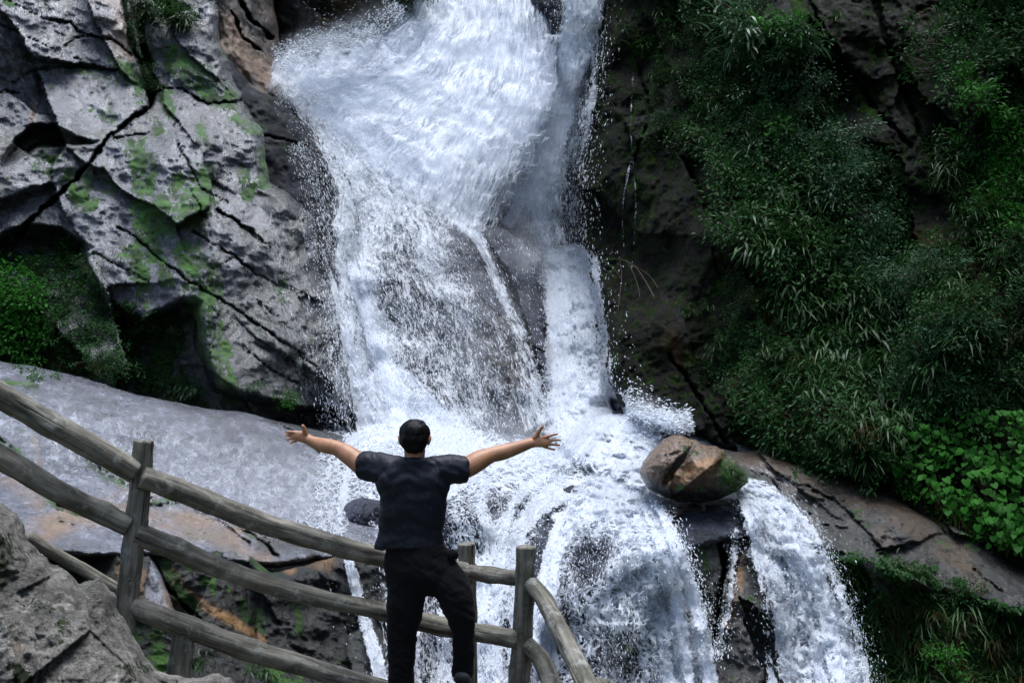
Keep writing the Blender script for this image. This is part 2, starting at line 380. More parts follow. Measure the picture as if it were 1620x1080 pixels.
patch('tan_head_rock', [(340, -260), (440, -260), (432, 0), (442, 60), (450, 112), (500, 160), (400, 190), (378, 140), (350, 90), (340, 20)],
      [(360, 0, 21.5), (430, 0, 23.5), (450, 110, 23.2), (370, 100, 21.3), (480, 160, 22.8)], M['rock_tan'], roll=20, rolld=.5, amp=.25, scl=1, seed=4, warp=4,
      cracks=[([(362, 10), (385, 60), (415, 85)], 6, .5), ([(375, -10), (395, 30), (428, 60)], 9, .8)],
      masks={'stain': [([(350, 40), (380, 100), (440, 130)], 30, .8)], 'dark': [([(378, -20), (400, 30), (420, 50)], 16, .9)]})
patch('grey_spur_rock', [(836, -260), (975, -260), (960, 60), (935, 110), (908, 150), (884, 105), (874, 62), (838, 8)],
      [(850, 0, 25.6), (900, 60, 25.3), (950, 0, 25.2), (900, -200, 26.5)], M['rock_fall'], roll=22, rolld=.7, amp=.3, scl=1.5, seed=5, warp=5)
# slab under the main veil
patch('cascade_slab', [(360, 60), (430, 112), (520, 140), (590, 180), (640, 250), (690, 315), (745, 360), (790, 358), (832, 380), (856, 410), (861, 470), (862, 560), (870, 640), (892, 710), (700, 740), (560, 720), (470, 500), (400, 330), (350, 180)],
      [(400, 120, 22.5), (600, 190, 24), (700, 320, 22.6), (755, 362, 22.2), (800, 362, 22.6), (855, 420, 22.6), (790, 450, 21.4), (830, 540, 20.2), (870, 700, 18.2), (560, 700, 17.3), (500, 500, 18.9), (480, 300, 20.8), (650, 450, 20), (740, 600, 18.4), (660, 600, 18.0)],
      M['rock_fall'], roll=18, rolld=.5, amp=.35, scl=1.8, seed=6, warp=5, fac=(26, .0012, .12, .8, 2.2),
      cracks=[([(715, 430), (735, 445), (755, 465), (790, 500)], 5, .35), ([(755, 358), (800, 430), (835, 520), (868, 650)], 9, .5), ([(770, 570), (800, 600), (830, 650)], 6, .4)],
      bumps=[(820, 430, 40, .4), (600, 470, 60, .3)], masks={'stain': [([(790, 520), (810, 590)], 24, .5)]})
# dark slab between the lit cliff and the water
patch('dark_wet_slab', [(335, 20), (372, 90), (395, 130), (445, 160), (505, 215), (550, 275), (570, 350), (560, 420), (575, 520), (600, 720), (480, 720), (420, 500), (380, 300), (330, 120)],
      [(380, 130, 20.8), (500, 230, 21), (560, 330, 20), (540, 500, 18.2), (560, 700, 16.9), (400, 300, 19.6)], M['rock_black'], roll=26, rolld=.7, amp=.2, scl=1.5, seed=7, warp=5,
      cracks=[([(420, 215), (460, 225), (515, 237)], 4, .3)])
# lit left cliff
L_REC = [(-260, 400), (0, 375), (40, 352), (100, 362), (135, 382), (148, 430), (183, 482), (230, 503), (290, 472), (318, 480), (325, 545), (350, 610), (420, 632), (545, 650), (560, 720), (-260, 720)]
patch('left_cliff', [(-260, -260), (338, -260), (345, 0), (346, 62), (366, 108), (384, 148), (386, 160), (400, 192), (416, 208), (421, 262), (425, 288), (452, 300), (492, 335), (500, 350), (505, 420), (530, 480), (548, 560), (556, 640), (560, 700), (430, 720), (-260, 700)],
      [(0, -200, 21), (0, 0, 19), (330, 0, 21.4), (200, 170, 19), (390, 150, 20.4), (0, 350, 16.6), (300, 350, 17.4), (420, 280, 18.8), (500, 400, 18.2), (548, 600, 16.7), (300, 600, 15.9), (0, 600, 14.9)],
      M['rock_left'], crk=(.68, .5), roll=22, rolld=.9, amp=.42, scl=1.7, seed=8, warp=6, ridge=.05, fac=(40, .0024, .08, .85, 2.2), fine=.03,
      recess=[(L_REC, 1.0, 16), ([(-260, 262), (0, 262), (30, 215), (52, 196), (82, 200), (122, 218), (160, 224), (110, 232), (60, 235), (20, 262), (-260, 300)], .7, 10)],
      bumps=[(90, 180, 60, .35), (320, 90, 60, .4), (250, 230, 70, .3), (345, 215, 60, .35), (60, 60, 70, .3), (450, 330, 30, .4)],
      cracks=[([(190, -60), (196, 0), (207, 62), (232, 130), (240, 168), (205, 190), (165, 222), (146, 254), (100, 302), (52, 345), (30, 372)], 9, 1.0),
              ([(222, 40), (228, 80), (244, 130), (240, 165)], 13, 1.3), ([(240, 150), (262, 140), (290, 140), (305, 153), (330, 165), (388, 158)], 6, .7),
              ([(10, 0), (40, 15), (75, 33), (110, 35), (125, 50), (150, 57), (175, 62), (215, 92)], 5, .45), ([(105, 72), (112, 64), (140, 56)], 4, .4),
              ([(-40, 25), (0, 38), (60, 65), (100, 90), (130, 96)], 3, .25), ([(-60, 150), (0, 147), (28, 145)], 7, .5),
              ([(20, 130), (50, 112), (100, 104), (150, 108), (190, 112)], 4, .3), ([(52, 190), (58, 170), (68, 155)], 4, .2), ([(165, 220), (200, 215), (235, 210)], 9, .5),
              ([(275, 195), (283, 235), (300, 262), (318, 300), (360, 320)], 5, .35), ([(345, 333), (365, 345), (400, 368), (428, 392)], 9, .8),
              ([(187, 358), (215, 375), (242, 402), (300, 445), (360, 480), (420, 522), (480, 562), (540, 622)], 6, .5),
              ([(305, 365), (365, 402), (420, 442), (475, 462), (545, 495)], 5, .5), ([(120, 385), (160, 405), (205, 430), (235, 445)], 4, .3),
              ([(405, 475), (445, 505), (452, 520)], 3, .25), ([(385, 550), (430, 585), (480, 610)], 5, .4), ([(335, 425), (372, 408)], 3, .2), ([(300, 300), (325, 345), (335, 375)], 4, .25)],
      masks={'moss': [([(275, 95), (300, 115), (330, 140), (358, 155)], 26, 1.), ([(262, 145), (268, 175)], 15, .95), ([(245, 190), (250, 205)], 12, .8), ([(318, 205), (322, 230)], 12, .75),
                      ([(215, 232), (224, 270), (228, 300)], 20, 1.), ([(235, 250), (240, 290)], 12, .95), ([(120, 285), (140, 320)], 22, .8), ([(165, 280), (175, 300)], 16, .7),
                      ([(325, 280), (310, 330), (300, 350), (325, 320)], 26, .97), ([(280, 290), (300, 345)], 22, .85), ([(222, 330), (228, 375), (238, 400)], 24, .95), ([(255, 320), (262, 360)], 20, .9),
                      ([(255, 415), (262, 445)], 14, .95), ([(295, 400), (315, 430), (320, 450)], 28, .95), ([(205, 400), (222, 440), (232, 470)], 20, .85), ([(320, 480), (335, 540), (345, 560)], 30, .85),
                      ([(412, 240), (418, 290), (400, 300)], 14, .85), ([(375, 190), (405, 210)], 14, .8), ([(355, 590), (362, 625)], 18, .9), ([(180, 90), (215, 130), (225, 150)], 16, .62), ([(120, 105), (180, 125)], 12, .55),
                      ([(150, 180), (175, 185)], 14, .6), ([(385, 270), (392, 310)], 12, .8), ([(290, 440), (330, 460)], 24, .7), ([(440, 440), (448, 475)], 10, .6), ([(70, 250), (100, 268)], 24, .62), ([(355, 85), (372, 100)], 10, .7), ([(10, 0), (22, 5)], 8, .8)],
             'dark': [(('poly', *L_REC), 16, .7), (('poly', (430, 300), (500, 340), (560, 480), (570, 700), (400, 650), (330, 540), (330, 480), (400, 470), (420, 400)), 30, .78), ([(-50, 235), (20, 235), (70, 215), (120, 225)], 24, .95), ([(205, -10), (215, 60), (240, 140)], 12, .8), ([(290, 20), (330, 60), (350, 110)], 26, .75), ([(330, 0), (346, 30)], 12, .2), ([(430, 305), (470, 350), (480, 400)], 34, .85), ([(365, 350), (440, 410), (460, 470)], 14, .6), ([(240, 205), (165, 215)], 14, .6), ([(390, 170), (410, 185)], 14, .8)],  # shade of the hollow and overhang painted dark, along with darker rock
             'stain': [([(160, -20), (185, 40), (200, 80)], 24, .5), ([(230, 110), (218, 80)], 12, .5), ([(55, 165), (50, 195)], 8, .5)]})
# bright wet slab, lower left
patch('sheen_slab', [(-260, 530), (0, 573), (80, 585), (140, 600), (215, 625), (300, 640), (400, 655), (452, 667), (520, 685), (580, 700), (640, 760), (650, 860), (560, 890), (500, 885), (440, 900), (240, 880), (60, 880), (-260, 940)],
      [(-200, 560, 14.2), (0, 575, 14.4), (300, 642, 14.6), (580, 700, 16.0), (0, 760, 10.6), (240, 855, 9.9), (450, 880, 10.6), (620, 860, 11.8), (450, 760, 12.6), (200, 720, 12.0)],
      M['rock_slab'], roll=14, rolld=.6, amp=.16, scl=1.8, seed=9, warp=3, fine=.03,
      cracks=[([(-20, 690), (10, 700), (25, 718), (60, 752), (95, 800), (140, 812)], 6, .3), ([(130, 720), (160, 745), (205, 770), (240, 790)], 7, .25),
              ([(235, 800), (290, 792), (340, 812), (400, 845), (440, 880)], 5, .3), ([(300, 800), (350, 825), (395, 860)], 3, .2), ([(350, 800), (400, 830), (425, 860)], 3, .2),   ([(430, 660), (470, 690), (520, 720)], 8, .3)],
      masks={'stain': [([(60, 840), (120, 815), (190, 800)], 26, .8), ([(240, 830), (330, 830), (420, 870)], 30, .75), ([(0, 740), (60, 790)], 20, .5), ([(55, 690), (62, 740)], 6, .5), ([(200, 770), (235, 790)], 18, .4)],
             'moss': [([(-20, 690), (25, 718), (40, 740)], 12, .95), ([(60, 770), (95, 800), (135, 812)], 9, .9), ([(145, 735), (195, 762)], 10, .75), ([(240, 795), (300, 793)], 8, .7), ([(375, 825), (400, 845)], 6, .7), ([(60, 612), (10, 605)], 6, .7)],
             'dark': [([(430, 655), (480, 670), (540, 690)], 16, .9), ([(145, 735), (200, 765)], 8, .7), ([(420, 860), (480, 855), (500, 870)], 20, .85), ([(370, 690), (380, 740)], 12, .25)]})
patch('mossy_step_rock', [(60, 862), (120, 850), (240, 850), (300, 880), (340, 868), (400, 880), (430, 905), (500, 890), (560, 870), (650, 880), (660, 1340), (-260, 1340), (-260, 880)],
      [(100, 865, 10.0), (250, 880, 9.7), (600, 900, 10.6), (300, 1080, 8.6), (600, 1080, 9.4), (0, 1080, 8.2), (450, 950, 9.8)],
      M['rock_moss'], roll=20, rolld=.5, amp=.25, scl=1.2, seed=10, warp=5, fac=(20, .002, .12, 1.2, 1.5),
      bumps=[(200, 915, 60, .35)], cracks=[([(240, 880), (265, 930), (300, 965), (340, 1000)], 8, .4)],
      masks={'moss': [([(90, 862), (150, 858), (240, 870), (262, 900), (280, 940), (310, 962)], 13, .95), ([(300, 890), (320, 915)], 18, .9), ([(335, 905), (338, 935)], 8, .9), ([(385, 950), (392, 975)], 9, .9), ([(408, 965), (415, 1000)], 8, .95), ([(470, 930), (475, 1000)], 10, .65), ([(340, 868), (390, 885), (440, 905)], 10, .75), ([(230, 1000), (250, 1050)], 36, .75), ([(440, 1060), (470, 1085)], 26, .85), ([(360, 920), (364, 950)], 5, .8)],
             'stain': [([(262, 895), (285, 935), (325, 960), (370, 980), (415, 1010)], 10, 1.), ([(200, 900), (270, 960)], 20, .5), ([(405, 860), (460, 900)], 10, .7), ([(480, 880), (520, 890)], 16, .6)]})
patch('pale_step_rock', [(118, 868), (180, 864), (236, 876), (252, 905), (272, 945), (284, 985), (230, 1000), (150, 960)], [(118, 870, 9.9), (230, 880, 9.6), (270, 980, 9.1), (150, 960, 9.2)],
      M['rock_slab'], roll=12, rolld=.3, amp=.1, scl=1, seed=11, warp=4, skirt=.8, masks={'stain': [([(262, 920), (280, 990)], 12, .9), ([(140, 930), (200, 960)], 14, .5)]})
# stream bed between the falls
patch('stream_bed', [(520, 690), (620, 678), (860, 690), (1000, 640), (1100, 672), (1190, 705), (1210, 840), (1000, 900), (860, 1000), (800, 1340), (500, 1340), (500, 880), (560, 780)],
      [(560, 700, 16.2), (860, 700, 16.9), (1090, 690, 16.2), (1000, 780, 13.7), (800, 800, 13.4), (600, 800, 13.4), (700, 900, 12.1), (700, 1080, 10.5), (560, 1080, 10), (1180, 780, 13.8), (600, 1300, 9)],
      M['rock_fall'], roll=14, rolld=.5, amp=.35, scl=1.5, seed=12, warp=5, bumps=[(900, 735, 70, .8), (720, 800, 50, .9), (640, 760, 40, .5)],
      masks={'stain': [([(850, 740), (940, 750)], 26, .35), ([(560, 920), (560, 1000)], 16, .4)], 'moss': [([(530, 980), (545, 1050)], 26, .7)]})
patch('lower_dome_rock', [(800, 900), (835, 835), (890, 795), (965, 778), (1010, 780), (1060, 786), (1110, 792), (1160, 800), (1200, 830), (1240, 900), (1290, 1340), (770, 1340)],
      [(900, 800, 13.2), (1040, 785, 13.2), (1160, 810, 12.9), (900, 1000, 11.2), (1080, 1000, 11.4), (1000, 1250, 10.1), (1200, 1000, 11.6)],
      M['rock_dome'], roll=36, rolld=1.0, amp=.32, scl=1.1, seed=13, warp=6, fac=(16, .002, .15, 1.2, 1.6), bumps=[(1075, 880, 50, .5), (930, 880, 50, .5)],
      cracks=[([(1125, 800), (1148, 900), (1130, 1000), (1120, 1080)], 14, .9)],
      masks={'stain': [([(1040, 805), (1080, 820), (1110, 850)], 22, .9), ([(1172, 880), (1170, 930), (1150, 990)], 9, .9)], 'dark': [(('poly', (1020, 770), (1190, 770), (1180, 806), (1120, 812), (1040, 800)), 5, 1.), ([(1150, 820), (1150, 900)], 14, .8)], 'moss': [([(1110, 830), (1122, 900)], 14, .7), ([(980, 1020), (1010, 1060)], 30, .62), ([(1200, 900), (1190, 960)], 26, .5)]})  # dark polygon paints the boulder's shadow onto the dome top
# right ledge
patch('right_ledge', [(1090, 700), (1130, 706), (1200, 716), (1300, 742), (1420, 787), (1530, 838), (1620, 905), (1880, 1080), (1880, 1340), (1180, 1340), (1180, 900), (1150, 790)],
      [(1130, 712, 15), (1300, 745, 14.4), (1500, 830, 12.9), (1620, 915, 12), (1200, 800, 13.3), (1400, 890, 11.9), (1250, 1050, 11.4), (1600, 1080, 10.6), (1850, 1100, 10)],
      M['rock_ledge'], crk=(.8, .7), roll=30, rolld=.6, amp=.22, scl=1.3, seed=14, warp=5, fac=(18, .0014, .08, .45, 2.5), recess=[([(1180, 860), (1310, 862), (1400, 905), (1480, 930), (1600, 960), (1880, 1090), (1880, 1340), (1180, 1340)], .8, 24)],
      cracks=[([(1285, 775), (1320, 790), (1345, 815), (1380, 850), (1395, 872)], 5, .16), ([(1225, 760), (1235, 790), (1280, 812)], 5, .2), ([(1300, 830), (1340, 835)], 4, .25), ([(1540, 900), (1585, 935)], 5, .25), ([(1190, 745), (1230, 760), (1280, 770)], 4, .2)],
      masks={'stain': [([(1180, 715), (1300, 760), (1420, 810), (1520, 880)], 24, .8), ([(1380, 830), (1400, 850)], 14, .9), ([(1530, 900), (1550, 930)], 16, .9), ([(1250, 770), (1290, 780)], 14, .7)],
             'moss': [([(1525, 840), (1545, 870)], 9, .9), ([(1490, 850), (1500, 860)], 12, .6), ([(1355, 810), (1370, 830)], 10, .6), ([(1380, 890), (1440, 900)], 20, .6)],
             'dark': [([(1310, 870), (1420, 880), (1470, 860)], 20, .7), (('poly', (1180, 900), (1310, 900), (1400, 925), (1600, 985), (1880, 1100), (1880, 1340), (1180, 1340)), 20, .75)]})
# tall shaded right cliff
DG = [(1370, -60), (1400, 60), (1432, 150), (1460, 220), (1500, 300), (1560, 400), (1640, 500)]
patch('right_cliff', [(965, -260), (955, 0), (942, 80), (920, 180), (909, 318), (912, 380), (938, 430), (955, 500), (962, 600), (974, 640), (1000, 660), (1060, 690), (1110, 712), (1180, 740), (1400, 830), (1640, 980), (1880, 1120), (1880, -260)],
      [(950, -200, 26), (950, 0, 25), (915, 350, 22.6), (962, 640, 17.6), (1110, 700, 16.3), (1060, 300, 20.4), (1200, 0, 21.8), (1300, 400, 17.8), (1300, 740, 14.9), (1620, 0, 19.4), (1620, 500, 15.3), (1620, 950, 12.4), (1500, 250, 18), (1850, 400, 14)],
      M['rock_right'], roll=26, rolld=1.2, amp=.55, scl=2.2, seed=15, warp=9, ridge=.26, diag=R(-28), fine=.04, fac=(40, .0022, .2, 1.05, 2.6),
      bumps=[(1180, 380, 60, .9), (1010, 300, 60, .5), (1250, 60, 60, .8), (1420, 640, 110, .8), (1500, 500, 90, .6), (1330, 250, 60, .5), (1080, 520, 50, .5)],
      cracks=[(DG, 12, .6), ([(1270, -20), (1300, 40), (1340, 110), (1400, 190), (1440, 230)], 8, .5), ([(1300, 160), (1340, 215), (1400, 260), (1440, 310)], 7, .4), ([(1080, 250), (1120, 330), (1180, 420), (1230, 520), (1262, 590)], 10, .5), ([(1010, 100), (1030, 180), (1000, 260)], 6, .4), ([(1060, 560), (1100, 620), (1150, 700)], 9, .4)],
      masks={'moss': [(('poly', (900, -300), (1900, -300), (1900, 1000), (900, 700)), 5, .33), ([(1245, -10), (1285, 35), (1312, 78), (1318, 95)], 12, .95), ([(1340, 130), (1368, 165), (1400, 190)], 9, .85), ([(1000, 200), (1010, 330)], 40, .5), ([(1440, 100), (1480, 200), (1560, 330)], 24, .45), ([(1170, 640), (1190, 690)], 30, .55)],
             'stain': [([(1170, 360), (1200, 440), (1240, 550)], 12, .95), ([(1060, 540), (1080, 560)], 18, .7), ([(1150, 560), (1160, 600)], 14, .7), ([(1470, 20), (1480, 60)], 20, .6), ([(1480, 400), (1560, 500)], 50, .8)],
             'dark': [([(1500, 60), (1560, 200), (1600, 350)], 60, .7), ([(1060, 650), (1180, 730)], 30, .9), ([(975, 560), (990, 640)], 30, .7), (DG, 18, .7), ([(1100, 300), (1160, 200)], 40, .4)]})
# unseen stretch of wall added to block sky light from the right cliff
def wall_sheet(name, pts, z0, z1, mat, n=50, lean=0., label=None):
    k = len(pts); V = []; m = 34
    tt = np.linspace(0, k-1, n); px = np.interp(tt, range(k), [p[0] for p in pts]); py = np.interp(tt, range(k), [p[1] for p in pts])
    for j in range(m):
        z = z0+(z1-z0)*j/(m-1)
        q = np.stack([px+lean*(z-z0), py, np.full(n, z)], -1); nn = fbm(q/5, 5)*1.5
        V.append(q+np.stack([nn, nn*.6, nn*0], -1))
    V = np.concatenate(V); idx = np.arange(n*m).reshape(m, n)
    q = np.stack([idx[:-1, :-1], idx[:-1, 1:], idx[1:, 1:], idx[1:, :-1]], -1).reshape(-1, 4)
    return tag(mesh_np(name, V, q, mat, None, True, {'moss': np.full(n*m, .4), 'stain': np.zeros(n*m), 'dark': np.zeros(n*m)}), label, kind='structure')
wall_sheet('sky_blocking_wall', [(10.5, 17), (11.5, 12), (12.5, 6), (12, -4)], -4, 20, M['rock_right'], lean=-.03)
V = [(-200, -200, -6), (200, -200, -6), (200, 200, -6), (-200, 200, -6)]
tag(mesh_np('ground', V, [(0, 1, 2, 3)], M['rock_moss'], attrs={'moss': [.5]*4, 'stain': [0]*4, 'dark': [0]*4}), kind='structure')

DEPTH_W = DEPTH.copy()
# ---- separate stones: closed bodies with a front and a back
def stone(name, poly, dc, thick, mat, seed, label, cat, group=None, warp=5, amp=.12, tiltx=0., tilty=0., cracks=(), masks={}, step=2., bumps=(), fac=None, sharp=.55):
    px = np.array([p[0] for p in poly]); py = np.array([p[1] for p in poly]); mx, my = px.mean(), py.mean()
    xs = np.arange(px.min()-12, px.max()+12, step); ys = np.arange(py.min()-12, py.max()+12, step); x, y = np.meshgrid(xs, ys)
    wx = warp*fbm(stk(x/30, y/30, seed), 4); wy = warp*fbm(stk(x/30, y/30, seed+4), 4)
    sd, cx, cyy = poly_sd(x+wx, y+wy, poly); ins = sd > 0; smax = sd.max()
    t = np.clip(sd/(smax*.8), 0, 1); h = thick*(1-(1-t)**2)**sharp
    base = dc+tiltx*(x-mx)+tilty*(y-my); W = P(x, y, base)
    dis = amp*fbm(W/.5+seed, 5)+.02*fbm(W/.08+seed, 3, .6, True)
    if fac: fo, _ = facets(x, y, (xs[0], ys[0], xs[-1], ys[-1]), fac[0], seed, fac[1], fac[2], fac[3], fac[4]); dis = dis-fo
    for bx, by, br, bh in bumps: dis = dis+bh*np.exp(-(((x-bx)/br)**2+((y-by)/br)**2))
    cr = np.zeros_like(x); jx = 2*fbm(stk(x/12, y/12, seed), 3)
    for ln, wd, dep in cracks:
        q = line_d(x+jx, y+jx, ln); gq = 1-sstep(wd*.2, wd*1.2, q); dis = dis-dep*gq; cr = np.maximum(cr, gq)
    f = base-h-dis*np.minimum(1, t*4); b = base+h*.9
    nx = np.where(ins, x, x+(cx-x-wx)); ny = np.where(ins, y, y+(cyy-y-wy)); f = np.where(ins, f, base); b = np.where(ins, b, base)
    keep = sd > -step*1.6
    att = {'moss': 0, 'stain': 0, 'dark': 0}
    for k in list(att):
        a = np.zeros_like(x)
        for ln, r_, v_ in masks.get(k, ()):
            if ln[0] == 'poly': s_, _, _ = poly_sd(x+wx, y+wy, ln[1:]); a = np.maximum(a, v_*sstep(-r_, r_, s_))
            else: a = np.maximum(a, v_*(1-sstep(r_*.4, r_*1.2, line_d(x+wx, y+wy, ln))))
        att[k] = a
    att['dark'] = np.maximum(att['dark'], cr*.6)
    cell = keep[:-1, :-1] & keep[1:, :-1] & keep[:-1, 1:] & keep[1:, 1:]; used = np.zeros_like(keep)
    used[:-1, :-1] |= cell; used[1:, :-1] |= cell; used[:-1, 1:] |= cell; used[1:, 1:] |= cell
    idx = -np.ones(x.shape, int); m = used.sum(); idx[used] = np.arange(m)
    q = np.stack([idx[:-1, :-1][cell], idx[1:, :-1][cell], idx[1:, 1:][cell], idx[:-1, 1:][cell]], -1)
    V = np.concatenate([P(nx[used], ny[used], f[used]), P(nx[used], ny[used], b[used]+.002)])
    o = mesh_np(name, V, np.concatenate([q, q[:, ::-1]+m]), mat, None, True, {k: np.concatenate([v[used]]*2) for k, v in att.items()})
    bm = bmesh.new(); bm.from_mesh(o.data); bmesh.ops.remove_doubles(bm, verts=bm.verts, dist=.004); bm.to_mesh(o.data); bm.free()
    o.data.polygons.foreach_set('use_smooth', np.ones(len(o.data.polygons), bool))
    dd = depth_at(x, y); i0 = np.clip(np.round((x[ins]-XS[0])/2.5).astype(int), 0, len(XS)-1); j0 = np.clip(np.round((y[ins]-YS[0])/2.5).astype(int), 0, len(YS)-1)
    np.minimum.at(DEPTH, (j0, i0), f[ins])
    return tag(o, label, cat, group)
stone('boulder', [(1010, 748), (1018, 728), (1035, 708), (1052, 692), (1072, 688), (1098, 694), (1112, 702), (1132, 704), (1145, 712), (1150, 722), (1166, 732), (1178, 748), (1183, 764), (1166, 777), (1140, 789), (1112, 796), (1080, 797), (1052, 786), (1024, 772)],
      13.1, .55, M['rock_boulder'], 31, 'rust brown wet boulder with a mossy right end, perched above the lower falls', 'boulder', warp=3, amp=.05, sharp=.5, tilty=-.0010, tiltx=.0005,
      cracks=[([(1098, 704), (1084, 722), (1066, 742), (1052, 762)], 6, .16), ([(1038, 724), (1058, 720), (1076, 714)], 3, .03)],
      masks={'moss': [(('poly', (1148, 715), (1190, 740), (1190, 780), (1150, 795), (1135, 770), (1142, 740)), 14, .86), ([(1085, 712), (1100, 718)], 7, .75), ([(1050, 770), (1110, 774)], 6, .6)],
             'dark': [([(1015, 766), (1045, 784), (1090, 792), (1150, 788)], 20, 1.), ([(1075, 728), (1052, 752)], 8, .7)], 'stain': [([(1060, 760), (1120, 735)], 16, .8)]}, bumps=[(1118, 738, 30, .13), (1045, 725, 26, .11), (1086, 742, 10, -.08)], fac=(4, .002, .015, .5, 1.6))  # dark line along the bottom is painted underside shade
stone('boulder', [(528, 838), (532, 812), (548, 796), (575, 786), (605, 790), (620, 830), (610, 878), (560, 880), (535, 865)], 12.7, .45, M['rock_fall'], 32,
      'smooth grey wet boulder half hidden behind the person\'s left elbow and the top rail', 'boulder', amp=.05, warp=3)
stone('boulder', [(884, 795), (890, 772), (905, 765), (930, 768), (958, 777), (940, 784), (915, 790), (895, 800)], 13.6, .25, M['rock_fall'], 33,
      'small dark flat rock poking out of the foam left of the rust brown boulder', 'rock', amp=.04, warp=2, masks={'dark': [([(880, 780), (960, 780)], 20, .5)]})
stone('boulder', [(-120, 780), (0, 794), (26, 812), (44, 850), (62, 874), (96, 898), (128, 922), (158, 916), (178, 936), (192, 972), (222, 1018), (244, 1056), (300, 1072), (345, 1066), (384, 1084), (410, 1180), (380, 1260), (-120, 1260)],
      4.7, .75, M['rock_near'], 34, 'pale grey dry boulder with moss specks in the lower left corner before the log railing', 'boulder', warp=6, amp=.10, step=2.5, sharp=.5,
      tilty=-.0012, masks={'moss': [([(5, 860), (0, 930)], 18, .68), ([(98, 980), (100, 1015)], 8, .65), ([(20, 1060), (40, 1075)], 16, .6), ([(205, 1060), (230, 1050)], 14, .6)], 'dark': [([(2, 880), (10, 940)], 22, .35), ([(150, 930), (175, 960)], 12, .3)], 'stain': [([(20, 1020), (28, 1024)], 8, .4)]},
      fac=(22, .0010, .02, .8, 1.4))
# the path the person and the railing stand on, just below the picture
V = P(np.array([150, 1150, 1150, 150]), np.array([1120, 1120, 1120, 1120]), np.array([6.9, 6.9, 4.4, 4.4])); V[:, 2] = P(700, 1116, 6.0)[2]
def boxed(name, V, t, mat, **k):
    V = np.asarray(V); W = V.copy(); W[:, 2] -= t
    return mesh_np(name, np.concatenate([V, W]), [(3, 2, 1, 0), (4, 5, 6, 7), (0, 1, 5, 4), (1, 2, 6, 5), (2, 3, 7, 6), (3, 0, 4, 7)], mat, smooth=False, attrs={'moss': [.2]*8, 'stain': [0]*8, 'dark': [0]*8}, **k)
PATHZ = float(V[0, 2])
tag(boxed('path', V, 3.0, M['rock_near']), kind='structure')

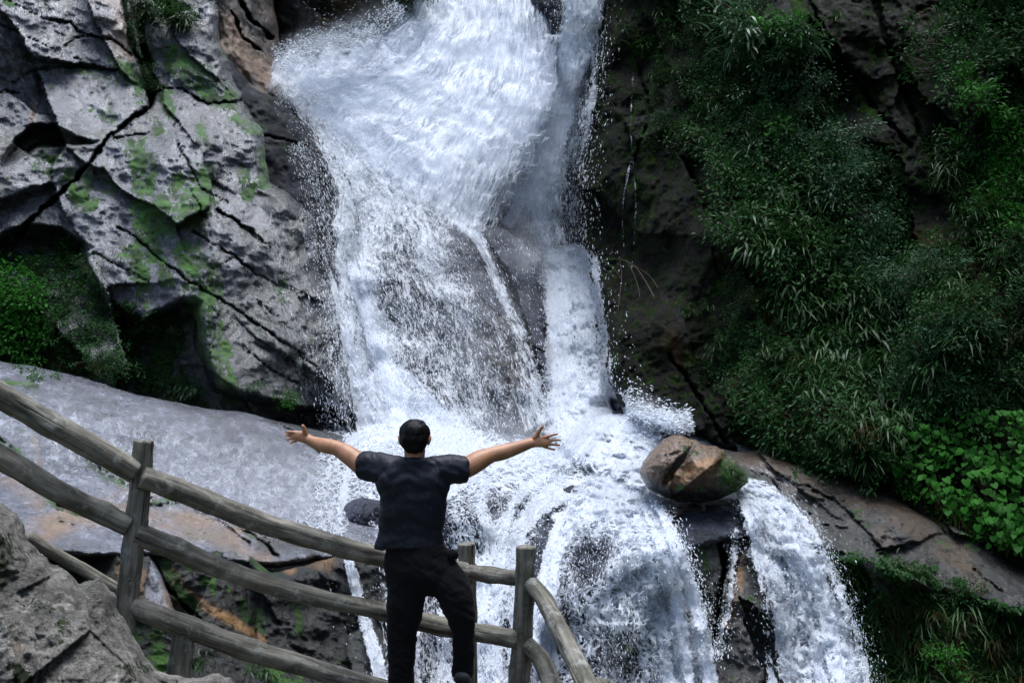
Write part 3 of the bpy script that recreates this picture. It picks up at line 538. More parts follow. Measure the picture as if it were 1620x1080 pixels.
# ================================================================== WATER
def catmull(pts, n):
    p = np.array(pts, float); k = len(p); t = np.linspace(0, k-1, n); i = np.minimum(t.astype(int), k-2); u = (t-i)[:, None]
    p0 = p[np.maximum(i-1, 0)]; p1 = p[i]; p2 = p[i+1]; p3 = p[np.minimum(i+2, k-1)]
    return .5*((2*p1)+(-p0+p2)*u+(2*p0-5*p1+4*p2-p3)*u*u+(-p0+3*p1-3*p2+p3)*u**3)
def smooth_grid(D, it):
    for _ in range(it):
        E = np.pad(D, 1, mode='edge'); D = (E[:-2, 1:-1]+E[2:, 1:-1]+E[1:-1, :-2]+E[1:-1, 2:]+2*E[1:-1, 1:-1])/6
    return D
DSM = smooth_grid(np.minimum(DEPTH_W, 34), 6)
class Sheet:
    def __init__(s, holes=()): s.holes = holes; s.V = []; s.Q = []; s.U = []; s.D = []; s.n = 0
    def add(s, pts, off=.12, bow=.0, nu=30, edge=.35, seed=0, e0=.06, e1=.06, rough=.06, air=None, ragged=.32):
        """pts: (px, py, half width px, density); a sheet of water following those points down the rock"""
        ln = sum(math.dist(a[:2], b[:2]) for a, b in zip(pts[:-1], pts[1:])); nv = max(8, int(ln/4))
        c = catmull(pts, nv); tx = np.gradient(c[:, 0]); ty = np.gradient(c[:, 1]); L = np.hypot(tx, ty)+1e-6
        nx, ny = -ty/L, tx/L
        for _ in range(6): nx = np.convolve(np.pad(nx, 2, mode='edge'), [.2]*5, 'valid'); ny = np.convolve(np.pad(ny, 2, mode='edge'), [.2]*5, 'valid')
        u = np.linspace(-1, 1, nu); hw = np.maximum(c[:, 2], 2)
        x = c[:, 0][:, None]-nx[:, None]*u*hw[:, None]; y = c[:, 1][:, None]-ny[:, None]*u*hw[:, None]
        tt_ = np.linspace(0, ln/34, nv); eL = fbm(stk(tt_, seed*3.3, 1.), 4); eR = fbm(stk(tt_, seed*3.3, 9.), 4)
        k_ = np.where(u[None] < 0, eL[:, None], eR[:, None])*np.abs(u[None])*hw[:, None]*ragged
        x = x-nx[:, None]*np.sign(u)[None]*k_; y = y-ny[:, None]*np.sign(u)[None]*k_
        raw = depth_at(x, y, DEPTH_W); sm = smooth_grid(depth_at(x, y, DSM), 3)
        d = smooth_grid(np.minimum(raw+.15, sm), 2)-off-bow*(1-u[None]**2)
        if air: d = np.broadcast_to(np.linspace(air[0], air[1], nv)[:, None]-off-bow*(1-u[None]**2), x.shape)
        W = P(x, y, d)
        d = d-rough*fbm(W/.45+seed, 4)-rough*.5*fbm(W/.12+seed*2, 2)
        W = P(x, y, d)
        v = np.concatenate([[0], np.cumsum(np.linalg.norm(np.diff(W[:, nu//2], axis=0), axis=1))])
        t = np.linspace(0, 1, nv)[:, None]
        fe = np.clip((1-np.abs(u[None]))/edge, 0, 1); fe = fe*fe*(3-2*fe)
        en = np.clip(t/max(e0, 1e-3), 0, 1)*np.clip((1-t)/max(e1, 1e-3), 0, 1)
        dens = c[:, 3][:, None]*fe*en
        for hx, hy, hrx, hry, am in s.holes: dens = dens*(1-am*np.exp(-(((x-hx)/hrx)**2+((y-hy)/hry)**2)**1.5))
        wm = hw.mean()*d.mean()/F
        s.V.append(W.reshape(-1, 3)); s.D.append(dens.ravel())
        s.U.append(np.stack([np.broadcast_to(u[None]*wm, x.shape)+seed*3.7, np.broadcast_to(v[:, None], x.shape)+seed*5.3], -1).reshape(-1, 2))
        idx = np.arange(nu*nv).reshape(nv, nu)+s.n
        # u=-1 lies left when the flow runs down
        q = np.stack([idx[:-1, :-1], idx[1:, :-1], idx[1:, 1:], idx[:-1, 1:]], -1).reshape(-1, 4)
        s.Q.append(q); s.n += nu*nv
    def build(s, name, mat):
        return tag(mesh_np(name, np.concatenate(s.V), np.concatenate(s.Q), mat, None, True, {'dens': np.concatenate(s.D)}, np.concatenate(s.U)), kind='structure')
def layers(S, pts, n=2, off=.12, gap=.12, dd=-.08, seed=0, **k):
    for i in range(n):
        p = [(a, b, c*(1-.05*i), max(0, e+dd*i)) for a, b, c, e in pts]
        S.add(p, off=off+gap*i, seed=seed+i*.61, **k)

# upper plunge: thick white water thrown out from the head of the gorge, fanning down to the left
up = Sheet()
FAN = [[(648, -60), (636, 15), (585, 62), (515, 76), (440, 92), (405, 118)], [(690, -60), (680, 20), (620, 90), (550, 112), (480, 130), (440, 160)], [(735, -60), (728, 30), (680, 110), (610, 150), (550, 178), (520, 215)],
       [(780, -60), (772, 40), (735, 140), (680, 205), (640, 250), (615, 290)], [(815, -60), (815, 50), (790, 160), (740, 240), (705, 310), (690, 350)], [(840, -60), (852, 50), (845, 160), (805, 260), (765, 350), (755, 385)],
       [(850, -60), (880, 60), (884, 150), (858, 240), (812, 330), (790, 390)]]
def fan(S, off, dens, seed, bow, rough, nu=90, nv=110, d0=27.6, d1=(22.2, 22.2, 22.9, 22.7, 22.2, 22.1, 22.6)):
    L = np.stack([catmull(f, nv) for f in FAN])                         # line, v, xy
    cu = catmull(np.concatenate([L.reshape(len(FAN), -1), np.array(d1)[:, None]], 1), nu); e = cu[:, -1]; A = cu[:, :-1].reshape(nu, nv, 2).transpose(1, 0, 2)
    x, y = A[..., 0], A[..., 1]; t = np.linspace(0, 1, nv)[:, None]; u = np.linspace(-1, 1, nu)[None]
    eg = sstep(.45, 1, np.abs(u))*np.ones_like(t); x = x+eg*16*fbm(stk(x/26, y/26, seed), 4); y = y+(eg*18+6)*fbm(stk(x/30, y/30, seed+5), 4)
    dens = dens*(1-.55*sstep(.15, .8, u)*sstep(.38, .75, t))+.14*fbm(stk(x/55, y/55, seed+8), 4)
    d = d0+(e[None]-d0)*t**.9-off-bow*np.sin(math.pi*np.clip(t, 0, 1))*(1-.5*u*u)
    W = P(x, y, d); d = d-rough*fbm(W/np.array([.9, .9, 1.3])+seed, 4)-.03*fbm(W/.2+seed, 3); W = P(x, y, d)
    v = np.concatenate([[0], np.cumsum(np.linalg.norm(np.diff(W[:, nu//2], axis=0), axis=1))])
    fe = np.clip((1-u)/(.06+.4*np.clip(t*1.6-.3, 0, 1)), 0, 1)*np.clip((1+u)/.16, 0, 1); en = np.clip((1-t)/.10, 0, 1)
    lat = np.cumsum(np.concatenate([np.zeros((nv, 1)), np.linalg.norm(np.diff(W, axis=1), axis=2)], 1), 1)[nv//2]
    S.V.append(W.reshape(-1, 3)); S.D.append((dens*fe*en*np.where(u < -.5, 1-.35*t, 1)).ravel()); S.U.append(np.stack([np.broadcast_to(lat[None], x.shape)+seed*3, np.broadcast_to(v[:, None], x.shape)+seed*5], -1).reshape(-1, 2))
    idx = np.arange(nu*nv).reshape(nv, nu)+S.n; S.Q.append(np.stack([idx[:-1, :-1], idx[1:, :-1], idx[1:, 1:], idx[:-1, 1:]], -1).reshape(-1, 4)); S.n += nu*nv
fan(up, 0, 1.1, 1, .5, .07); fan(up, .35, .75, 2, .7, .09); fan(up, .7, .5, 3.3, .9, .12)
up.build('waterfall', M['w_soft'])
# free column at the right of the head
col = Sheet()
layers(col, [(915, -120, 40, .8), (918, 0, 42, .8), (905, 90, 36, .8), (885, 180, 34, .78), (868, 270, 36, .7), (862, 340, 40, .6), (875, 400, 40, .5)], 2, .3, .3, -.1, 5, nu=30, edge=.6, rough=.12)
layers(col, [(860, 220, 20, .4), (842, 280, 12, .75), (822, 320, 12, .75), (800, 360, 14, .7)], 1, .25, .2, 0, 6, nu=14, edge=.5)
layers(col, [(945, -40, 18, .6), (935, 90, 22, .5), (915, 200, 26, .45), (905, 300, 20, .35), (905, 360, 12, .3)], 1, .2, .2, 0, 7, nu=18, edge=.6)
col.build('waterfall', M['w_sheet'])
# veil over the slab
ve = Sheet()
layers(ve, [(462, 98, 28, .9), (520, 150, 44, .85), (580, 230, 60, .72), (625, 320, 76, .55), (648, 420, 92, .44), (685, 520, 92, .38), (715, 600, 92, .35), (745, 690, 90, .40)], 2, .10, .12, -.04, 8, nu=60, edge=.3)
layers(ve, [(450, 125, 14, .5), (500, 195, 22, .55), (548, 290, 32, .6), (555, 390, 42, .62), (568, 480, 50, .72), (590, 570, 60, .78), (620, 650, 70, .8), (635, 710, 84, .85)], 2, .14, .12, -.12, 9, nu=44, edge=.6)
layers(ve, [(540, 150, 18, .9), (600, 200, 16, .9), (655, 270, 14, .85), (700, 325, 16, .9), (745, 365, 15, .8), (772, 410, 15, .62), (798, 470, 17, .56), (826, 540, 21, .5), (850, 620, 25, .5), (872, 690, 30, .6)], 2, .12, .12, -.15, 10, nu=16, edge=.8, rough=.04)
layers(ve, [(555, 410, 12, .8), (575, 480, 20, .9), (600, 560, 26, .9), (630, 650, 32, .95), (640, 700, 36, .95)], 2, .3, .1, -.1, 11, nu=24, edge=.8)
layers(ve, [(520, 420, 6, .7), (545, 520, 14, .75), (570, 620, 22, .85), (585, 690, 26, .9)], 1, .2, .1, -.1, 11.5, nu=18, edge=.8)
layers(ve, [(630, 580, 8, .6), (665, 620, 22, .7), (690, 680, 34, .8)], 1, .2, .1, 0, 11.8, nu=18, edge=.8)
layers(ve, [(520, 140, 24, .9), (590, 230, 34, .75), (640, 320, 40, .5), (690, 420, 44, .35), (730, 500, 40, .25)], 1, .32, .1, 0, 12, nu=30, edge=.7)
layers(ve, [(780, 480, 26, .30), (815, 580, 30, .36), (850, 680, 30, .5)], 1, .15, .1, 0, 13, nu=24, edge=.7)
layers(ve, [(460, 210, 30, .05), (480, 270, 34, .12), (495, 330, 38, .26), (510, 400, 40, .36), (530, 480, 36, .38), (540, 580, 34, .42), (548, 660, 32, .45)], 1, .1, .1, 0, 14, nu=30, edge=.7)
ve.build('waterfall', M['w_sheet'])
# chute on the right, lacy foam
ch = Sheet([(695, 850, 34, 60, .6), (800, 790, 40, 34, .45), (590, 930, 26, 80, .6), (770, 870, 24, 30, .3), (905, 745, 40, 14, .5), (690, 1000, 30, 60, .4), (545, 950, 24, 60, .5), (840, 850, 20, 40, .35)])
layers(ch, [(893, 385, 28, .5), (897, 412, 44, .85), (903, 470, 49, .78), (908, 540, 52, .72), (915, 610, 54, .8), (925, 665, 60, 1.0), (950, 720, 80, 1.0)], 2, .2, .14, -.12, 15, nu=40, edge=.4, rough=.2, e0=.08)
layers(ch, [(940, 400, 8, .5), (945, 470, 9, .7), (958, 540, 8, .6), (962, 620, 10, .7)], 1, .3, .1, 0, 16, nu=8, edge=.6)
layers(ch, [(880, 420, 24, .9), (885, 520, 26, .8), (890, 620, 30, .9), (900, 690, 40, 1.0)], 1, .45, .1, 0, 17, nu=20, edge=.5, rough=.1)
# foam at the foot of the falls and on the stream bed
layers(ch, [(900, 640, 60, .9), (960, 690, 70, 1.1), (1010, 720, 60, 1.1), (1040, 760, 44, 1.0)], 3, .25, .2, -.1, 18, nu=40, edge=.4, rough=.22)
layers(ch, [(985, 655, 20, .7), (1030, 668, 28, .85), (1070, 674, 26, .75), (1100, 672, 14, .5)], 2, .3, .2, -.1, 19, nu=30, edge=.9, rough=.2, ragged=.8)
layers(ch, [(960, 700, 50, 1.1), (985, 740, 55, 1.05), (1000, 780, 50, 1.0), (1000, 800, 50, .8)], 2, .3, .15, -.1, 20, nu=34, edge=.4, rough=.16)
layers(ch, [(640, 660, 60, .85), (700, 700, 60, .75), (770, 735, 60, .5), (860, 750, 55, .36), (950, 765, 50, .4)], 2, .15, .12, -.1, 21, nu=36, edge=.5, rough=.08)
layers(ch, [(580, 670, 50, .85), (600, 720, 60, .5), (620, 790, 66, .34), (640, 860, 60, .26), (650, 950, 56, .26), (660, 1100, 56, .26)], 2, .12, .1, -.1, 22, nu=40, edge=.4, rough=.06)
layers(ch, [(700, 690, 46, .8), (735, 760, 54, .3), (750, 840, 52, .28), (745, 920, 50, .34), (740, 1000, 50, .34), (740, 1120, 52, .34)], 2, .14, .12, -.06, 23, nu=40, edge=.4, rough=.07)
layers(ch, [(860, 700, 56, .9), (840, 760, 60, .28), (820, 820, 50, .28), (805, 900, 46, .3), (800, 980, 50, .3), (810, 1120, 60, .3)], 2, .14, .12, -.06, 24, nu=40, edge=.4, rough=.08)
layers(ch, [(930, 760, 30, .6), (870, 785, 22, .9), (830, 830, 18, .9), (805, 880, 18, .8), (795, 940, 16, .6)], 1, .25, .1, 0, 25, nu=18, edge=.5)
layers(ch, [(545, 860, 8, .6), (560, 920, 11, .95), (580, 990, 13, .95), (600, 1060, 14, .95), (610, 1140, 16, .9)], 2, .1, .08, -.1, 26, nu=14, edge=.5)
layers(ch, [(565, 680, 60, .5), (545, 730, 60, .42), (525, 790, 55, .40), (515, 850, 45, .45)], 1, .06, .08, 0, 27, nu=34, edge=.8, rough=.02)
for a_, n_ in (([(760, 745, 10, .8), (700, 790, 12, .9), (668, 850, 13, .8), (655, 930, 14, .7), (655, 1100, 16, .7)], 2), ([(770, 750, 12, .85), (762, 800, 13, .8), (775, 860, 15, .9), (760, 930, 20, .95), (750, 1020, 24, .95), (750, 1120, 26, .95)], 2),
    ([(880, 745, 10, .7), (825, 780, 12, .85), (795, 840, 14, .85), (785, 920, 16, .8), (780, 1000, 18, .75), (785, 1120, 20, .75)], 2), ([(600, 700, 16, .8), (620, 770, 18, .7), (650, 830, 16, .7)], 1), ([(560, 690, 10, .6), (548, 760, 12, .7), (535, 830, 9, .6)], 1),
    ([(690, 880, 8, .6), (700, 960, 14, .7), (700, 1100, 20, .7)], 1), ([(820, 900, 12, .6), (815, 1000, 16, .7), (820, 1120, 20, .7)], 1)):
    layers(ch, a_, n_, .2, .1, -.15, 60+a_[0][0]*.01, nu=18, edge=.8, rough=.06)
ch.build('stream_foam', M['w_lace'])
# lower falls: many narrow strands that part over the rounded rock
LH = [(930, 890, 36, 52, .97), (958, 868, 20, 24, .8), (975, 1040, 52, 60, .85), (900, 970, 24, 60, .7), (1200, 1000, 26, 90, .85)]
lo = Sheet(LH)
sr = np.random.default_rng(5)
def strands(S, L, Rr, n, w0, w1, d0, d1, seed, off=.1, **k):
    """strands between a left and a right guide line (px, py)"""
    m = len(L)
    for i in range(n):
        f = (i+.5)/n+sr.normal(0, .25/n); pts = []
        dm = sr.uniform(d0, d1); wob = np.cumsum(sr.normal(0, 4.0, m))
        for j in range(m):
            x = L[j][0]+(Rr[j][0]-L[j][0])*f+wob[j]; y = L[j][1]+(Rr[j][1]-L[j][1])*f
            pts.append((x, y, sr.uniform(w0, w1)*(.6+.5*j/m), dm*sr.uniform(.75, 1.15)))
        S.add(pts, off=off+sr.uniform(0, .25), nu=14, edge=.8, seed=seed+i*.37, rough=.08, e0=.03, **k)
layers(lo, [(985, 762, 60, 1.0), (978, 795, 84, .95), (966, 840, 98, .55), (965, 890, 108, .30), (975, 960, 120, .26), (1000, 1050, 130, .28), (1020, 1140, 140, .3)], 2, .12, .12, -.06, 30, nu=64, edge=.18, rough=.10)
strands(lo, [(925, 790), (880, 830), (858, 900), (850, 980), (856, 1060), (860, 1130)], [(1030, 775), (1065, 830), (1095, 900), (1118, 980), (1135, 1060), (1145, 1130)], 17, 8, 17, .45, .8, 31)
strands(lo, [(1000, 785), (1015, 830), (1035, 900), (1050, 980), (1060, 1060), (1065, 1130)], [(1035, 785), (1065, 830), (1092, 900), (1115, 980), (1132, 1060), (1142, 1130)], 6, 12, 19, .7, .95, 32, .3)
strands(lo, [(930, 785), (885, 815), (862, 860), (850, 930), (845, 1020), (850, 1130)], [(960, 785), (925, 830), (900, 880), (885, 950), (880, 1030), (885, 1130)], 4, 10, 16, .7, .95, 33, .2)
layers(lo, [(1172, 760, 12, .8), (1195, 785, 28, 1.0), (1222, 830, 48, .85), (1250, 890, 58, .6), (1275, 960, 62, .5), (1295, 1030, 66, .5), (1315, 1130, 76, .5)], 2, .15, .12, -.1, 34, nu=44, edge=.25, rough=.12)
strands(lo, [(1168, 768), (1182, 820), (1200, 890), (1215, 960), (1232, 1040), (1245, 1130)], [(1192, 765), (1262, 812), (1308, 885), (1338, 960), (1362, 1040), (1385, 1130)], 11, 9, 18, .55, .9, 35, .25)
strands(lo, [(1190, 775), (1230, 822), (1262, 890), (1285, 960), (1300, 1040), (1312, 1130)], [(1196, 770), (1255, 815), (1300, 885), (1328, 960), (1350, 1040), (1372, 1130)], 4, 14, 20, .8, 1.0, 36, .4)
layers(lo, [(1168, 830, 6, .7), (1160, 880, 10, .7), (1152, 940, 11, .75), (1145, 985, 7, .6), (1137, 1020, 4, .5)], 1, .12, .1, 0, 36, nu=10, edge=.8)
lo.build('waterfall', M['w_strand'])
fr = Sheet(LH)      # froth riding over the strands
layers(fr, [(985, 765, 56, .9), (972, 800, 84, .75), (966, 850, 100, .42), (968, 920, 112, .40), (978, 990, 122, .42), (1000, 1060, 130, .42), (1020, 1140, 138, .42)], 2, .3, .2, -.06, 70, nu=60, edge=.5, rough=.16)
layers(fr, [(1180, 765, 16, .8), (1215, 805, 40, .8), (1245, 870, 56, .55), (1272, 960, 66, .5), (1300, 1060, 74, .5), (1315, 1130, 78, .5)], 2, .35, .2, -.06, 71, nu=44, edge=.5, rough=.18)
fr.build('waterfall', M['w_lace'])
# a film of water glittering down the bright slab and the wet foot of the left cliff
fi = Sheet()
for i in range(6):
    x0 = 20+i*95; y0 = 590+i*20
    layers(fi, [(x0, y0, 120, .26), (x0-8, y0+60, 130, .34+.02*i), (x0-16, y0+110, 130, .34+.02*i), (x0-20, y0+170, 120, .28)], 1, .012+.004*i, .02, 0, 80+i, nu=40, edge=.95, rough=.004, e0=.2)
layers(fi, [(420, 330, 50, .28), (450, 430, 60, .34), (480, 540, 60, .36), (500, 640, 50, .32)], 1, .02, .02, 0, 99, nu=24, edge=.9, rough=.006)
layers(fi, [(1190, 730, 24, .3), (1250, 780, 40, .34), (1290, 850, 40, .3)], 1, .02, .02, 0, 98, nu=20, edge=.9, rough=.006)
fi.build('water_film', M['w_film'])
# thin trickles down the right wall
tk = Sheet()
for i, ln in enumerate([[(962, -20), (958, 40), (950, 100), (962, 170)], [(955, 60), (952, 150)], [(1005, 70), (998, 200), (1006, 330), (996, 460)], [(925, 380), (945, 440), (950, 520)], [(963, 500), (966, 600)], [(1000, 240), (985, 330), (988, 400)]]):
    layers(tk, [(a, b, 2.2+i % 2*.5, .42) for a, b in ln], 1, .06, .1, 0, 40+i, nu=5, edge=.8, e0=.2, e1=.2)
tk.build('water_trickles', M['w_sheet'])
# drifting spray, thin and soft
mi = Sheet()
layers(mi, [(800, 100, 110, .5), (790, 220, 100, .8), (800, 320, 80, .8), (820, 400, 60, .7)], 1, .9, .3, 0, 50, nu=24, edge=.9, rough=.1, e0=.3, e1=.3)
layers(mi, [(620, 200, 90, .35), (690, 330, 120, .45), (740, 450, 130, .4), (770, 580, 130, .42), (780, 680, 110, .6)], 2, .6, .5, 0, 51, nu=24, edge=.9, rough=.1, e0=.3, e1=.3)
layers(mi, [(850, 280, 80, .9), (850, 370, 80, .85), (845, 450, 70, .6), (840, 540, 60, .4)], 2, .4, .3, 0, 52, nu=20, edge=.9, e0=.4, e1=.4)
layers(mi, [(580, 600, 70, .6), (680, 680, 90, .65), (820, 700, 100, .65), (960, 670, 90, .75)], 2, .7, .4, 0, 53, nu=24, edge=.9, e0=.3, e1=.3)
layers(mi, [(910, 0, 60, .4), (890, 150, 60, .45), (880, 300, 60, .45)], 1, .7, .3, 0, 54, nu=20, edge=.9, e0=.3, e1=.3)
layers(mi, [(900, 40, 60, .5), (880, 140, 70, .8), (850, 240, 80, .9), (830, 330, 80, .9), (840, 410, 70, .8)], 2, 1.1, .4, 0, 56, nu=24, edge=.95, e0=.3, e1=.3)
layers(mi, [(640, 0, 60, .6), (560, 60, 60, .8), (470, 90, 50, .8), (420, 130, 40, .6)], 2, 2.2, .4, 0, 57, nu=24, edge=.95, e0=.3, e1=.3)
layers(mi, [(980, 620, 50, .7), (1020, 660, 60, .9), (1060, 690, 50, .7)], 1, .5, .3, 0, 58, nu=24, edge=.95, e0=.3, e1=.3)
tag(mi.build('water_spray', M['w_mist']), kind='stuff')

# drops and flung strands of water
def drops(name, specs, seed=3):
    r = np.random.default_rng(seed); VV = []; QQ = []; n = 0
    base = np.array([(0, 0, 1), (1, 0, 0), (0, 1, 0), (-1, 0, 0), (0, -1, 0), (0, 0, -1)], float)
    tri = np.array([(0, 1, 2), (0, 2, 3), (0, 3, 4), (0, 4, 1), (5, 2, 1), (5, 3, 2), (5, 4, 3), (5, 1, 4)])
    for pts, cnt, smin, smax, asp, off, spread in specs:
        c = catmull(pts, 60); t = r.integers(0, 60, cnt); uu = np.clip(r.normal(0, spread, cnt), -1.6, 1.6)
        tx = np.gradient(c[:, 0])[t]; ty = np.gradient(c[:, 1])[t]; L = np.hypot(tx, ty)+1e-6; tx, ty = tx/L, ty/L
        x = c[t, 0]+ty*uu*c[t, 2]+r.normal(0, 3, cnt); y = c[t, 1]-tx*uu*c[t, 2]+r.normal(0, 3, cnt)
        d = depth_at(x, y, DSM)-off*r.uniform(.3, 1.6, cnt)
        W = P(x, y, d); W2 = P(x+tx*6, y+ty*6, d)
        ax = W2-W+r.normal(0, .008, W.shape); ax /= np.linalg.norm(ax, axis=1)[:, None]
        e1 = np.cross(ax, [0, 1, 0.01]); e1 /= np.linalg.norm(e1, axis=1)[:, None]; e2 = np.cross(ax, e1)
        s = smin+(smax-smin)*r.random(cnt)**3; a = 1+(asp-1)*r.random(cnt)**1.5
        B = W[:, None]+(base[None, :, 0:1]*e1[:, None]+base[None, :, 1:2]*e2[:, None]+base[None, :, 2:3]*ax[:, None]*a[:, None, None])*s[:, None, None]
        VV.append(B.reshape(-1, 3)); QQ.append((np.arange(cnt)[:, None, None]*6+tri[None]+n).reshape(-1, 3)); n += cnt*6
    return tag(mesh_np(name, np.concatenate(VV), np.concatenate(QQ), M['drops'], smooth=False), kind='stuff')
drops('water_drops', [
    ([(465, 130, 28), (530, 220, 40), (570, 330, 60), (600, 450, 90), (640, 580, 110), (660, 700, 110)], 10000, .0028, .009, 10, .5, .55),
    ([(520, 100, 60), (610, 240, 80), (690, 380, 100), (750, 520, 100), (780, 680, 90)], 8000, .0028, .009, 10, .5, .6),
    ([(470, 230, 16), (500, 300, 24), (520, 420, 26), (530, 560, 30), (535, 665, 34)], 2600, .0035, .009, 5, .4, .55),
    ([(700, -20, 130), (620, 60, 120), (560, 110, 110)], 1500, .005, .013, 3, 1.5, .6),
    ([(630, 10, 16), (580, 55, 18), (500, 68, 16), (440, 92, 14)], 2600, .006, .018, 3, 3.6, .7),
    ([(920, -50, 44), (900, 120, 44), (875, 260, 50), (870, 400, 50)], 4500, .004, .012, 7, .6, .65),
    ([(945, 60, 14), (925, 200, 24), (915, 340, 18), (945, 480, 10), (962, 620, 10)], 1500, .004, .011, 6, .4, .6),
    ([(900, 400, 50), (910, 540, 56), (930, 680, 70)], 3500, .005, .014, 3.5, .4, .6),
    ([(990, 655, 40), (1045, 668, 26), (1092, 662, 14)], 2200, .004, .014, 5, .7, .6),
    ([(620, 680, 60), (760, 740, 60), (900, 770, 50)], 1800, .003, .010, 5, .3, .7),
    ([(640, 700, 90), (700, 850, 110), (720, 1100, 120)], 4500, .0018, .006, 7, .35, .6),
    ([(860, 760, 50), (810, 880, 50), (800, 1080, 60)], 2500, .0018, .006, 7, .35, .6),
    ([(985, 770, 60), (965, 860, 90), (970, 960, 108), (1010, 1100, 125)], 6000, .0018, .0065, 7, .4, .56),
    ([(1180, 775, 20), (1230, 850, 50), (1270, 950, 66), (1310, 1100, 76)], 4000, .002, .007, 5, .5, .58),
    ([(1205, 780, 14), (1275, 830, 16), (1325, 920, 18), (1355, 1010, 18), (1380, 1100, 18)], 2600, .0025, .009, 5, .5, .6),
    ([(1035, 790, 10), (1075, 850, 12), (1105, 940, 14), (1130, 1040, 14)], 1600, .003, .010, 5, .4, .6),
    ([(1165, 840, 10), (1150, 950, 12), (1140, 1040, 12)], 400, .003, .009, 5, .2, .6)])

# ================================================================== PLANTS
def leaf_mesh(name, L, mat, r, nseg=1):
    """L: rows of (base, direction, up, length, width, droop); each leaf is a folded blade of nseg+1 joints"""
    V = []; F_ = []; A = []; n = 0
    for base, dr, up, ln, wd, droop in L:
        dr = np.array(dr, float); dr /= np.linalg.norm(dr)+1e-9; up = np.array(up, float); sd = np.cross(dr, up); sd /= np.linalg.norm(sd)+1e-9
        p = np.array(base, float); v = r.random(); k = nseg+1; dd = dr.copy()
        for i in range(k+1):
            t = i/k; wv = wd*math.sin(math.pi*(.12+.80*t**.8)) if i < k else 0
            if i in (0,): wv = wd*.25
            V += [p-sd*wv*.5, p+sd*wv*.5]; A += [v, v]
            dd = dd+np.array([0, 0, -droop/k]); dd /= np.linalg.norm(dd); p = p+dd*ln/k
        for i in range(k): F_.append((n+2*i, n+2*i+1, n+2*i+3, n+2*i+2))
        n += 2*(k+1)
    me = mesh_np(name, V, F_, mat, None, False, {'var': A}); return me
def proto_clump(seed, mat, nb=70, ln=.55, wd=.022, droop=1.6, up=.8, spread=.12):
    r = np.random.default_rng(seed); L = []
    for _ in range(nb):
        a = r.uniform(-math.pi*.62, math.pi*.62)-math.pi/2; e = r.uniform(.0, 1.1)*up
        d = (math.cos(a), math.sin(a), e); b = r.normal(0, spread, 3)*np.array([1, .4, .7])
        L.append((b, d, (0, 0, 1), ln*r.uniform(.5, 1.15), wd*r.uniform(.7, 1.3), droop*r.uniform(.6, 1.4)))
    return leaf_mesh('grass_tuft', L, mat, r, 5)
def proto_shrub(seed, mat, n=620, rad=.42, ll=.082, lw=.032, clumps=26, flat=.75):
    r = np.random.default_rng(seed); L = []
    cs = r.normal(size=(clumps, 3))*rad*.62*np.array([r.uniform(.8, 1.4), .6, flat*r.uniform(.8, 1.3)]); cs[:, 1] = -np.abs(cs[:, 1]); cs[:, 0] += cs[:, 2]*r.uniform(-.6, .2)
    for _ in range(n):
        c = cs[r.integers(clumps)]; o = r.normal(0, rad*r.uniform(.10, .22), 3); p = c+o
        d = o/np.linalg.norm(o)+.5*c/np.linalg.norm(c)+np.array([0, -.2, -.15])+r.normal(0, .3, 3)
        L.append((p, d, (r.normal(0, .4), -.3+r.normal(0, .4), 1), ll*r.uniform(.6, 1.3), lw*r.uniform(.7, 1.3), .5))
    f = leaf_mesh('foliage', L, mat, r, 1)
    V = []; Q = []; m = 0
    for c in cs:
        a = np.array([0, .12, -.05]); t = np.array(c)-a; s = np.cross(t, [0.1, .2, 1]); s /= np.linalg.norm(s); s2 = np.cross(t, s); s2 /= np.linalg.norm(s2)
        for q, w_ in ((a, .007), (a+t*.5+s*.02, .005), (a+t, .002)): V += [q+s*w_, q-s*.5*w_+s2*w_, q-s*.5*w_-s2*w_]
        for j in (0, 3):
            for i in range(3): Q.append((m+j+i, m+j+(i+1) % 3, m+j+3+(i+1) % 3, m+j+3+i))
        m += 9
    st = mesh_np('stem', V, Q, M['twig'], None, False); return f, st
def heart_mesh(name, L, mat, seed):
    r = np.random.default_rng(seed); V = []; F_ = []; A = []; n = 0
    out = [(0, .06), (.28, -.10), (.48, .10), (.46, .42), (.26, .78), (0, 1.0), (-.26, .78), (-.46, .42), (-.48, .10), (-.28, -.10)]
    for base, dr, up, s in L:
        dr = np.array(dr, float); dr /= np.linalg.norm(dr); up = np.array(up, float); sd = np.cross(dr, up); sd /= np.linalg.norm(sd); nn = np.cross(sd, dr)
        v = r.random(); c = np.array(base)+dr*.42*s; V.append(c); A.append(v)
        for a, b in out: V.append(np.array(base)+sd*a*s+dr*b*s+nn*(.10*s*abs(a)*2-.10*s*b*b)); A.append(v)
        for i in range(10): F_.append((n, n+1+i, n+1+(i+1) % 10))
        n += 11
    return mesh_np(name, V, F_, mat, None, False, {'var': A})
def proto_broad(seed, n=34, rad=.36, s=.16):
    r = np.random.default_rng(seed); L = []
    V = []; Q = []; m = 0
    for _ in range(n):
        a = r.uniform(0, 2*math.pi); q = rad*math.sqrt(r.random()); p = np.array([q*math.cos(a), -abs(q*math.sin(a))*.8, r.uniform(-.25, .28)])
        d = np.array([math.cos(a)*.6, -.7, -.8])+r.normal(0, .25, 3)
        sz = s*r.uniform(.55, 1.15); L.append((p, d, (r.normal(0, .3), -.6, .9), sz))
        w_ = .004; a0 = np.array([0, .1, -.35]); V += [a0+[w_, 0, 0], a0-[w_, 0, 0], p-[w_, 0, 0], p+[w_, 0, 0]]; Q.append((m, m+1, m+2, m+3)); m += 4
    f = heart_mesh('foliage', L, M['leaf_bright'], seed); st = mesh_np('stem', V, Q, M['twig'], None, False); return f, st
PROT = {}
